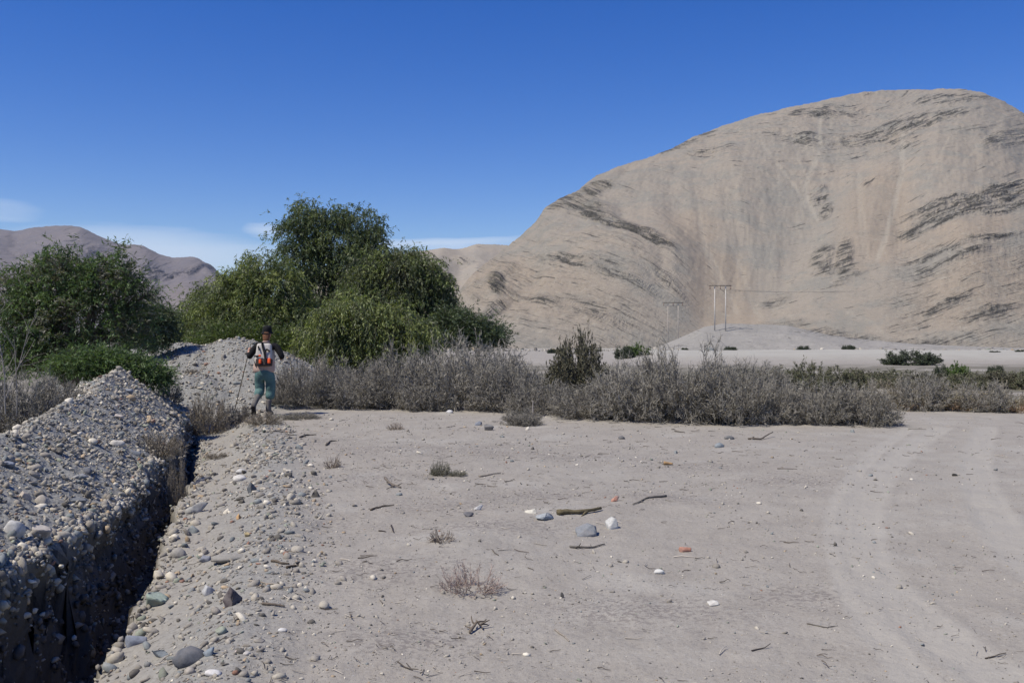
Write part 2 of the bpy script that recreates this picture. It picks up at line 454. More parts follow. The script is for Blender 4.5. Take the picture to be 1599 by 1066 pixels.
# ------------------------------------------------------------------ hills
def hill_material(name, sand, sand2, rock, rock2, pale, bdist=0.6, k=1.0):
    t = NT(name)
    S = t.attr('strata', 'Vector')
    P = t.pos()
    # bedding streaks: long along the bed, thin across it
    streak = t.noise(1.0, 4, 0.68, S, 0.3)
    fine = t.noise(2.3, 5, 0.72, S, .4)
    speck = t.noise(0.42 * k, 6, 0.8, P)
    speck2 = t.noise(0.9 * k, 3, 0.8, P)
    mott = t.noise(0.06 * k, 5, 0.65, P)
    broad = t.noise(0.012 * k, 4, 0.55, P)
    c = t.mix(t.rng(broad, .38, .62), sand, sand2)
    c = t.mix(t.rng(mott, .48, .60, 0, .6), c, (rock[0] * 1.12, rock[1] * 1.14, rock[2] * 1.16))
    c = t.mix(t.attr('tan'), c, (sand2[0] * 1.02, sand2[1] * 0.92, sand2[2] * 0.82))
    c = t.mix(t.math('MULTIPLY', t.attr('chute'), .6), c, pale)
    lo = t.attr('rocky'); out = t.attr('outcrop')
    sig = t.math('ADD', out, t.math('MULTIPLY', lo, .40))
    # rock shows where the bedding noise beats the cover (noise spread is about .1)
    def over(sg, k1, nz, lo_, hi_, amt, neg=False):
        v = t.math('SUBTRACT', .5, nz) if neg else t.math('SUBTRACT', nz, .5)
        return t.rng(t.math('ADD', t.math('MULTIPLY', sg, k1), t.math('MULTIPLY', v, 3.0)), lo_, hi_, 0, amt)
    rk = t.mix(t.rng(speck, .42, .58), rock2, rock)
    c = t.mix(over(sig, .62, fine, .32, .68, .75), c, rk)
    c = t.mix(over(sig, .62, streak, .47, .60, .85, True), c, (rock2[0] * .45, rock2[1] * .45, rock2[2] * .45))
    c = t.mix(over(sig, .24, speck, .28, .50, .5, True), c, (rock2[0] * .6, rock2[1] * .6, rock2[2] * .6))
    c = t.mix(over(lo, .16, speck, .22, .44, .5), c, pale)
    c = t.mix(t.rng(speck2, .42, .28, 0, .4), c, (rock2[0] * .8, rock2[1] * .8, rock2[2] * .8))
    c = t.mix(t.rng(speck2, .58, .72, 0, .35), c, pale)
    t.base(c)
    b = t.bump(t.math('MULTIPLY', streak, sig), 1.0, bdist * 4)
    t.bump(speck, 0.22, bdist * .6, b)
    t.p.inputs['Roughness'].default_value = 1.0
    return t.m

def blob(px, py, cx, cy, a, b, slope):
    th = math.atan(slope); dx = px - cx; dy = py - cy
    u = dx * math.cos(th) + dy * math.sin(th); v = -dx * math.sin(th) + dy * math.cos(th)
    q = np.sqrt((u / a) ** 2 + (v / b) ** 2)
    return 1 - sstep(0.55, 1.15, q)

def hill(name, prof, base, Db, Dr, x0, x1, nx, nt, mat, outcrops, relief, seed, back=0.5, pexp=1.0, slopes=None, chutes=(), tans=(), low=None, ledge=1.0, sscale=(0.022, 0.33), gscale=1.0, rough=1.0, valley=0):
    """a real hill: base line and ridge line at their own distances, relief between"""
    xs = np.linspace(x0, x1, nx)
    xs_p = np.array([p[0] for p in prof]); ys_p = np.array([p[1] for p in prof])
    ridge = np.interp(xs, xs_p, ys_p)
    for _ in range(2): ridge[1:-1] = (ridge[:-2] + ridge[1:-1] * 2 + ridge[2:]) / 4
    dr = np.interp(xs, *Dr); db = np.interp(xs, *Db)
    zr = EYE + (HOR - ridge) / FPX * dr
    zb = np.interp(xs, *base)
    t = np.concatenate([np.linspace(-0.06, 1.0, nt), 1 + np.linspace(0.02, 1, 14) ** 1.3 * back])
    Tm, XS = np.meshgrid(t, xs, indexing='ij')
    DR = np.broadcast_to(dr, Tm.shape); DB = np.broadcast_to(db, Tm.shape)
    ZR = np.broadcast_to(zr, Tm.shape); ZB = np.broadcast_to(zb, Tm.shape)
    tt = np.clip(Tm, 0, 1)
    p = tt ** pexp
    p = p + 0.10 * np.sin(np.clip(tt, 0, 1) * math.pi) * 0.7
    p = np.where(Tm > 1, 1 - (np.clip(Tm - 1, 0, 9) / back) ** 1.6 * 1.1, p)
    p = np.where(Tm < 0, Tm * 0.8, p)
    z = ZB + (ZR - ZB) * p
    dist = DB + (DR - DB) * Tm
    rn = 1.3 * fbm(XS * 0.05, tt * 6, 4, seed + 9) + .9 * fbm(XS * 0.3, tt * 60, 3, seed + 19)
    z = z + rn * rough * dist / FPX * sstep(.03, .2, tt)
    z = z + rough * 1.0 * dist / FPX * fbm(XS * .045, (HOR - (z - EYE) / dist * FPX) * .09, 5, seed + 41, .6) * sstep(.0, .08, tt)
    py = HOR - (z - EYE) / dist * FPX
    # relief: gullies running downslope, ledges following the beds
    env = np.clip(np.sin(np.clip(tt * 1.02, 0, 1) * math.pi), 0, 1) ** 0.6
    gul = fbm(XS * 0.0075 * gscale + 0.5 * fbm(XS * .006, tt * 2, 2, seed + 3), tt * 1.8, 3, seed + 4, .38)
    z = z + relief * env * gul * 1.4 + relief * .16 * env * (-np.abs(perlin(XS * .016 * gscale, tt * 1.2, seed + 5)) * 1.2)
    if valley: z = z - valley * env * np.exp(-((XS - (1150 + (500 - py) * .55)) / 95) ** 2) + valley * .8 * env * np.exp(-((XS - (1010 + (500 - py) * -.1)) / 120) ** 2) * sstep(300, 420, py) + valley * .5 * env * np.exp(-((py - (520 - (XS - 1180) * .36)) / 55) ** 2) * sstep(1250, 1400, XS)
    if slopes is not None:
        sx, sv = slopes
        xi = np.linspace(x0, x1, 400); fi = np.cumsum(np.interp(xi, sx, sv)) * (xi[1] - xi[0])
        f = np.interp(XS, xi, fi)
        top = sstep(300, 215, py)
        c_low = py - f + 6 * fbm(XS * .012, py * .012, 3, seed + 7)
        c_top = py + 0.17 * XS - 0.17 * 1100 - np.interp(1100, xi, fi) + 4 * fbm(XS * .012, py * .012, 3, seed + 8)
        c = c_low * (1 - top) + c_top * top
    else:
        c = py + 8 * fbm(XS * .012, py * .012, 3, seed + 7)
    out = np.zeros_like(z)
    for (cx, cy, a, b, sl, st) in outcrops: out = np.maximum(out, st * blob(XS, py, cx, cy, a, b, sl))
    out = np.clip(out * (0.72 + 1.5 * fbm(XS * .03, c * .16, 4, seed + 20, .65)), 0, 1)
    rocky = low(XS, py) if low is not None else np.full_like(z, .4)
    rocky = np.clip(rocky * (0.9 + 1.8 * fbm(XS * .012, c * .07, 4, seed + 21, .6)), 0, 1)
    led = fbm(XS * .016, c * .15, 4, seed + 22, .65)
    mpp = dist / FPX
    step = np.sign(led) * np.abs(led) ** .6
    z = z + ledge * mpp * (6.0 * out + 2.4 * rocky) * step * env
    dist = dist + ledge * mpp * (5.5 * out + 1.2 * rocky) * fbm(XS * .06, c * .3, 3, seed + 23) * env
    ch = np.zeros_like(z)
    for (P, w, st) in chutes:
        P = np.array(P, float); sd, al = seg_dist(XS.ravel(), py.ravel(), P)
        sd = sd.reshape(z.shape) + 2 * fbm(XS * .05, py * .05, 2, seed + 30)
        m = 1 - sstep(w * .4, w, sd); ch = np.maximum(ch, st * m)
        z = z - .5 * mpp * m * w * .3 * env
    tn = np.zeros_like(z)
    for (cx, cy, a, b, sl, st) in tans: tn = np.maximum(tn, st * blob(XS, py, cx, cy, a, b, sl))
    X = (XS - 799.5) / FPX * dist
    V = np.stack([X.ravel(), dist.ravel(), z.ravel()], 1)
    n1, n2 = z.shape
    i = (np.arange(n1 - 1)[:, None] * n2 + np.arange(n2 - 1)[None, :])
    F = np.stack([i.ravel(), (i + 1).ravel(), (i + 1 + n2).ravel(), (i + n2).ravel()], 1)
    st = np.stack([XS * sscale[0], c * sscale[1], np.zeros_like(z)], -1).reshape(-1, 3)
    me = mesh_np(name, V, F, smooth=True, attrs={'outcrop': out.ravel(), 'rocky': rocky.ravel(), 'strata': st,
                                                 'chute': ch.ravel(), 'tan': (tn * .5).ravel()})
    return link(name, me, mat, kind='structure')

M_HILL = hill_material('dry_hill', (0.251, 0.225, 0.183), (0.277, 0.239, 0.188), (0.182, 0.175, 0.148), (0.106, 0.102, 0.088), (0.331, 0.302, 0.243))
PROF = [(560, 560), (640, 530), (700, 475), (740, 425), (793, 384), (820, 362), (838, 345), (850, 325), (870, 312), (903, 297), (925, 278), (960, 262), (1010, 247), (1050, 232),
        (1080, 215), (1120, 200), (1170, 183), (1215, 172), (1270, 160), (1330, 147), (1380, 141), (1450, 140), (1500, 139), (1535, 145), (1570, 160), (1599, 178),
        (1640, 203), (1700, 245), (1800, 315), (1900, 380), (2050, 450), (2300, 520)]
OUTC = [(1000, 382, 62, 13, .50, 1.0), (945, 352, 60, 16, .42, .8), (905, 322, 55, 20, .30, .8), (880, 318, 30, 14, -.3, .8), (925, 297, 40, 10, -.3, .7),
        (775, 445, 14, 20, -.8, .8), (765, 480, 40, 9, -.5, .5), (1058, 225, 60, 9, -.33, .85), (1110, 232, 50, 7, -.2, .6), (1290, 166, 70, 7, -.15, .6),
        (1400, 183, 130, 14, -.12, .75), (1480, 152, 90, 7, .0, .7), (1270, 198, 80, 9, -.05, .55), (1410, 200, 40, 20, .6, .55),
        (1278, 275, 16, 20, .2, .9), (1290, 300, 12, 18, .3, .8), (1283, 385, 22, 26, .3, .9), (1318, 395, 16, 36, .1, .9), (1300, 412, 40, 10, -.1, .8), (1325, 430, 40, 8, -.4, .6),
        (1500, 330, 110, 17, -.27, 1.0), (1560, 305, 80, 20, -.25, 1.0), (1440, 352, 50, 12, -.2, .9), (1460, 320, 70, 8, -.28, .8), (1575, 330, 60, 12, -.2, .8),
        (1500, 395, 110, 6, -.2, .7), (1490, 415, 70, 6, -.22, .8), (1480, 475, 50, 8, -.35, .7), (1545, 490, 50, 10, -.25, .6), (1210, 452, 30, 12, -.25, .6),
        (1215, 500, 60, 12, .05, .6), (1300, 522, 90, 9, .12, .6), (1440, 535, 90, 8, -.05, .5), (1375, 265, 40, 9, -.2, .4), (1580, 215, 60, 14, -.2, .5),
        (900, 420, 90, 7, .30, .45), (960, 450, 100, 7, .40, .45), (860, 470, 100, 7, .25, .4), (930, 500, 80, 7, .35, .4), (1040, 455, 40, 8, .7, .4)]
CHU = [([(1280, 165), (1278, 215), (1262, 245), (1255, 270), (1275, 310)], 5, .75), ([(1409, 195), (1408, 260), (1398, 300), (1380, 370), (1370, 400)], 6, .7),
       ([(1236, 190), (1245, 225), (1260, 255)], 3, .5), ([(1190, 215), (1220, 245), (1245, 270)], 3, .5), ([(1340, 250), (1345, 330), (1350, 400)], 8, .25),
       ([(1085, 300), (1100, 380), (1130, 430), (1150, 470)], 6, .4), ([(1140, 360), (1160, 410), (1175, 460), (1190, 480)], 5, .4), ([(1100, 390), (1130, 450)], 4, .35),
       ([(1480, 215), (1460, 260), (1450, 280)], 3, .3), ([(1330, 490), (1370, 510), (1390, 530)], 5, .4), ([(1210, 240), (1240, 265), (1265, 300)], 4, .4), ([(1590, 160), (1520, 230), (1460, 300)], 5, .2)]
TAN = [(1125, 430, 60, 60, 1.0, .8), (1130, 470, 70, 50, .3, .8), (1370, 330, 70, 90, 0, .8), (1080, 360, 40, 60, 1.2, .6), (1530, 460, 120, 60, -.2, .7), (850, 460, 160, 50, .3, .6),
       (1500, 370, 110, 25, -.2, .7), (1330, 380, 40, 60, 0, .5)]
def lowrock(px, py):
    a = sstep(1150, 1000, px) * sstep(320, 400, py) * .8
    b = sstep(1330, 1420, px) * sstep(350, 400, py) * .85
    c = 0.25 + 0.35 * sstep(260, 200, py) + .3 * sstep(1000, 900, px)
    return np.clip(np.maximum(np.maximum(a, b), c), 0, 1)
hill('right_hill', PROF, ([500, 900, 1300, 2300], [-2.5, -2.6, -2.6, -2.5]), ([500, 800, 1100, 1500, 2300], [330, 330, 345, 335, 330]),
     ([500, 700, 850, 1100, 1400, 1700, 2300], [345, 400, 520, 680, 780, 760, 560]), 560, 2300, 780, 230, M_HILL, OUTC, 4.5, 200,
     rough=1.6, valley=11, slopes=([500, 700, 900, 1100, 1160, 1250, 1400, 2300], [.1, .25, .38, .5, .1, -.15, -.27, -.3]), chutes=CHU, tans=TAN, low=lowrock, pexp=.95)

M_SMALLHILL = hill_material('sandy_hill', (0.293, 0.258, 0.207), (0.312, 0.273, 0.217), (0.236, 0.214, 0.178), (0.160, 0.146, 0.125), (0.396, 0.351, 0.289), 1.2, .4)
hill('small_hill', [(300, 520), (420, 470), (520, 425), (600, 402), (663, 391), (690, 388), (718, 389), (745, 381), (785, 382), (830, 388), (900, 405), (1000, 440), (1100, 500)],
     ([300, 1100], [-3, -3]), ([300, 1100], [620, 640]), ([300, 1100], [900, 1050]), 300, 1100, 320, 90, M_SMALLHILL,
     [(735, 400, 30, 4, -.1, .4), (700, 420, 8, 4, 0, .8), (690, 455, 50, 5, .1, .3)], 16, 300, low=lambda a, b: np.full_like(a, .15))
M_FARHILL = hill_material('bare_mountain', (0.143, 0.130, 0.131), (0.164, 0.146, 0.143), (0.106, 0.099, 0.106), (0.058, 0.057, 0.068), (0.243, 0.220, 0.212), 5.0, .12)
hill('far_mountain', [(-900, 470), (-600, 380), (-350, 340), (-200, 332), (-90, 345), (0, 358), (22, 361), (50, 356), (75, 353), (95, 352), (126, 354), (150, 366), (185, 381), (205, 383), (222, 384), (250, 398),
                      (268, 403), (296, 402), (318, 409), (335, 419), (350, 437), (370, 452), (420, 474), (500, 500), (620, 530)],
     ([-900, 620], [-3, -3]), ([-900, 620], [1500, 1500]), ([-900, 0, 350, 620], [3000, 2900, 2500, 2300]), -900, 620, 420, 120, M_FARHILL,
     [(235, 415, 22, 9, .3, 1.0), (240, 425, 8, 8, 0, 1.0), (280, 424, 40, 7, -.05, .9), (330, 420, 20, 8, .6, .6), (60, 400, 60, 8, .1, .35), (150, 385, 60, 8, .3, .4)], 48, 400,
     tans=[(330, 480, 200, 45, 0, .5), (60, 450, 150, 40, 0, .5)], chutes=[([(120, 470), (300, 478), (420, 495)], 22, .55)], low=lambda a, b: np.full_like(a, .3), ledge=2.0)

# grey spoil hummocks at the foot of the hill, under the power poles
M_SPOIL = hill_material('grey_spoil', (0.267, 0.254, 0.224), (0.288, 0.271, 0.241), (0.215, 0.202, 0.176), (0.129, 0.120, 0.107), (0.344, 0.327, 0.292), .3)
hill('spoil_hummock', [(960, 552), (1020, 545), (1060, 528), (1100, 510), (1130, 505), (1180, 506), (1230, 508), (1290, 522), (1350, 530), (1420, 536), (1520, 541), (1700, 546), (1800, 552)],
     ([900, 1800], [-2.4, -2.4]), ([900, 1800], [270, 270]), ([900, 1800], [300, 305]), 960, 1800, 520, 60, M_SPOIL,
     [(1300, 522, 60, 7, .15, .5), (1380, 530, 60, 5, .1, .5)], 1.2, 500, back=.7, low=lambda a, b: np.full_like(a, .35), ledge=.3, rough=.6)

# ------------------------------------------------------------------ stones
def ico(sub):
    bm = bmesh.new(); bmesh.ops.create_icosphere(bm, subdivisions=sub, radius=1.0)
    V = np.array([v.co[:] for v in bm.verts]); F = np.array([[v.index for v in f.verts] for f in bm.faces]); bm.free()
    return V, F
ICO1 = ico(1); ICO2 = ico(2); ICO3 = ico(3)
def rock_verts(kind, seed, base):
    """a deformed ball: rounded cobble, angular block, flat slab or long piece"""
    V, F = base; V = V.copy(); r = np.random.default_rng(seed)
    if kind in ('angular', 'slab'):
        for _ in range(14 if len(V) > 100 else 8):       # chop with planes
            n = r.normal(size=3); n /= np.linalg.norm(n); dd = r.uniform(.34, .72)
            h = V @ n; m = h > dd
            V[m] -= np.outer(h[m] - dd, n)
    amp = {'round': .12, 'angular': .13, 'slab': .10, 'long': .16}[kind]
    off = seed * 3.7
    nz = np.array([mnoise.noise(Vector(v) * 1.3 + Vector((off, 0, 0))) + .4 * mnoise.noise(Vector(v) * 3.3 + Vector((0, off, 0))) for v in V])
    V = V * (1 + amp * 1.6 * nz)[:, None]
    sc = {'round': (1, .8, .62), 'angular': (1, .78, .66), 'slab': (1, .75, .34), 'long': (1.25, .6, .42)}[kind]
    sc = np.array(sc) * (1 + r.uniform(-.12, .12, 3))
    V = V * sc
    V[:, 2] = np.maximum(V[:, 2], -.85 * abs(V[:, 2]).max())
    return V, F
PALETTE = {
    'white': (0.614, 0.564, 0.457), 'pale grey': (0.395, 0.360, 0.292), 'mid grey': (0.269, 0.245, 0.205), 'dark grey': (0.127, 0.117, 0.100),
    'bluish grey': (0.219, 0.235, 0.228), 'greenish grey': (0.263, 0.282, 0.219), 'tan': (0.395, 0.303, 0.196), 'reddish brown': (0.296, 0.162, 0.109),
}
PAL_W = {'white': .06, 'pale grey': .34, 'mid grey': .34, 'dark grey': .08, 'bluish grey': .09, 'greenish grey': .04, 'tan': .045, 'reddish brown': .012}
PNAMES = list(PALETTE)
PCOL = np.array([PALETTE[k] for k in PNAMES]); PW = np.array([PAL_W[k] for k in PNAMES]); PW /= PW.sum()

def stone_material(name, stuff):
    t = NT(name)
    if stuff: c0 = t.attr('Col', 'Color'); P = t.pos(); s = 1.0
    else:
        oi = t.n.new('ShaderNodeObjectInfo'); c0 = oi.outputs['Color']; P = t.pos()
    n = t.noise(45, 5, .65, P); n2 = t.noise(12, 3, .5, P)
    c = t.mix(1.0, c0, t.rng(n, .3, .7, .78, 1.18), 'MULTIPLY')
    c = t.mix(t.rng(n2, .5, .72, 0, .45), c, (0.30, 0.27, 0.24))      # dust
    t.base(c); t.bump(n, .45, .006)
    t.p.inputs['Roughness'].default_value = .85
    return t.m
M_STONE = stone_material('stone', False)
M_STONES = stone_material('loose_stones', True)

def rand_rot(n, r, tilt=.5):
    yaw = r.uniform(0, 2 * math.pi, n); a = r.normal(0, tilt, n); b = r.normal(0, tilt, n)
    cy, sy = np.cos(yaw), np.sin(yaw); ca, sa = np.cos(a), np.sin(a); cb, sb = np.cos(b), np.sin(b)
    Z = np.zeros(n); O = np.ones(n)
    Rz = np.stack([np.stack([cy, -sy, Z], -1), np.stack([sy, cy, Z], -1), np.stack([Z, Z, O], -1)], 1)
    Rx = np.stack([np.stack([O, Z, Z], -1), np.stack([Z, ca, -sa], -1), np.stack([Z, sa, ca], -1)], 1)
    Ry = np.stack([np.stack([cb, Z, sb], -1), np.stack([Z, O, Z], -1), np.stack([-sb, Z, cb], -1)], 1)
    return Rz @ Rx @ Ry
def scatter_stones(name, x, y, size, r, lod=ICO1, sink=.25, tilt=.5, colors=None, mat=None, zoff=None, kinds=('angular', 'round', 'angular', 'slab', 'long'), shift=False):
    z = land(x, y)
    if zoff is not None: z = z + zoff
    if shift:
        dx_, dy_, _w = wall_shift(x, y, z); x = x + dx_; y = y + dy_
    n = len(x); Vs = []; Fs = []; Cs = []; off = 0
    var = [rock_verts(kinds[k % len(kinds)], 100 + k, lod) for k in range(10)]
    which = r.integers(0, len(var), n)
    if colors is None: colors = PCOL[r.choice(len(PCOL), n, p=PW)] * r.uniform(.8, 1.15, (n, 1))
    R = rand_rot(n, r, tilt)
    for k, (V, F) in enumerate(var):
        idx = np.nonzero(which == k)[0]
        if not len(idx): continue
        W_ = np.einsum('nij,vj->nvi', R[idx], V) * size[idx][:, None, None]
        W_ += np.stack([x[idx], y[idx], z[idx] + size[idx] * (.35 - sink)], -1)[:, None, :]
        m = len(idx); nv = len(V)
        Vs.append(W_.reshape(-1, 3)); Fs.append((F[None] + (np.arange(m) * nv)[:, None, None] + off).reshape(-1, 3))
        Cs.append(np.repeat(colors[idx], nv, axis=0)); off += m * nv
    me = mesh_np(name, np.concatenate(Vs), np.concatenate(Fs), cols=np.concatenate(Cs))
    return link(name, me, mat or M_STONES, kind='stuff')

def build_gravel():
    r = np.random.default_rng(5)
    # the bank left of the trench: dense, small; more stones nearer the camera
    n = 29000
    Y = 4.0 + (20.5 - 4.0) * r.uniform(0, 1, n) ** 1.2
    d = -np.abs(r.uniform(-.10, 2.7, n)) * 1.0
    d = np.where(r.uniform(0, 1, n) < .12, r.uniform(-.10, .20, n), d)
    X = wall_x(Y) + d
    keep = (X > -0.56 * Y - .3)
    X, Y = X[keep], Y[keep]
    sz = np.exp(r.normal(math.log(.0132), .54, len(X))); sz = np.clip(sz * (0.75 + Y * .045), .006, .06)
    scatter_stones('gravel_on_bank', X, Y, sz, r, ICO1, sink=.05, tilt=.8, kinds=('angular', 'angular', 'slab', 'angular', 'long'), shift=True)
    # clods of earth and stones sticking out of the cut bank
    n = 9500; Y = 3.6 + 15 * r.uniform(0, 1, n) ** 1.5; d = r.uniform(-.12, .21, n)
    X = wall_x(Y) + d
    sz = np.clip(np.exp(r.normal(math.log(.0175), .6, n)), .007, .055)
    cc = np.array([.10, .088, .074])[None] * r.uniform(.55, 1.5, (n, 1)); m = (d < .035) | (r.uniform(0, 1, n) < .10)  # earth clods below the lip get shade painted into their tone
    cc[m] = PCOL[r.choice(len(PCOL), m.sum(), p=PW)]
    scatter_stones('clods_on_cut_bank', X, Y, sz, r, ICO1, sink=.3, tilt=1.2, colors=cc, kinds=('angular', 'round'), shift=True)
    # trench floor and the stony lip on its right side
    n = 8200; Y = 4.0 + 16 * r.uniform(0, 1, n) ** 1.2
    d = np.where(r.uniform(0, 1, n) < .62, r.normal(1.3, .28, n), r.uniform(.15, 1.9, n))
    X = wall_x(Y) + d
    dens = fbm(X * .9, Y * .9, 2, 700) + (r.uniform(-.5, .5, n)) > -.15
    X, Y = X[dens], Y[dens]
    sz = np.clip(np.exp(r.normal(math.log(.012), .6, len(X))) * (0.8 + Y * .04), .005, .06)
    scatter_stones('gravel_beside_trench', X, Y, sz, r, ICO1, sink=.2)
    n = 1500; Y = 3.8 + 15 * r.uniform(0, 1, n) ** 1.4; d = np.interp(Y, [4, 6, 8, 10, 16, 20], [.62, .56, .40, .33, .26, .15]) + r.normal(.06, .12, n); X = wall_x(Y) + d
    sz = np.clip(np.exp(r.normal(math.log(.017), .6, n)), .008, .06)
    scatter_stones('rubble_on_trench_lip', X, Y, sz, r, ICO1, sink=.2, tilt=.9)
    # the far mound behind the walker
    n = 12000; X = r.uniform(-13, -4.2, n); Y = r.uniform(20, 27.5, n)
    g = land(X, Y, True)[1] > .4
    X, Y = X[g], Y[g]
    sz = np.clip(np.exp(r.normal(math.log(.024), .5, len(X))), .010, .09)
    scatter_stones('gravel_on_mound', X, Y, sz, r, ICO1, sink=.2)
    # grit and pebbles strewn over the sand
    n = 25000; Y = 4.2 + 16 * r.uniform(0, 1, n) ** 1.5; X = r.uniform(-.56, .58, n) * Y
    ok = X > wall_x(Y) + 1.1
    patch = fbm(X * .55, Y * .55, 3, 710) + .25 * np.exp(-((Y - 12.5) / 2.5) ** 2) - .25 * sstep(2.5, 4.5, X) - .12 * sstep(-1, 3, X)
    for (cx, cy, rx, ry) in [(760, 705, 1.6, 1.2), (900, 712, 1.3, .9), (620, 702, 1.3, 1.1), (560, 748, .9, .7), (830, 775, 1.0, .5), (470, 690, 1.2, 1.5), (700, 790, .8, .5), (460, 820, .6, .6), (1090, 730, .8, .5), (1240, 750, .8, .8), (1100, 900, .7, .5), (560, 900, .7, .5), (1000, 950, .8, .4), (640, 1000, .6, .3)]:
        (qx, qy), = px_pts([(cx, cy)])
        patch = patch + .45 * np.exp(-((X - qx) / rx) ** 2 - ((Y - qy) / ry) ** 2)
    ok &= patch + r.uniform(-.5, .5, n) > .06
    X, Y = X[ok], Y[ok]
    sz = np.clip(np.exp(r.normal(math.log(.0052), .55, len(X))) * (0.55 + Y * .08), .003, .035)
    scatter_stones('pebbles_on_sand', X, Y, sz, r, ICO1, sink=.15)
build_gravel()

# ------------------------------------------------------------------ hand-placed stones
MESHES = {}
def rock_mesh(kind, v, sub=ICO3):
    k = (kind, v, len(sub[0]))
    if k not in MESHES:
        V, F = rock_verts(kind, 300 + 17 * v + len(kind), sub)
        V = V / np.abs(V[:, 0]).max()
        me = mesh_np('stone', V, F, smooth=(kind == 'round'))
        me.materials.append(M_STONE); MESHES[k] = me
    return MESHES[k]
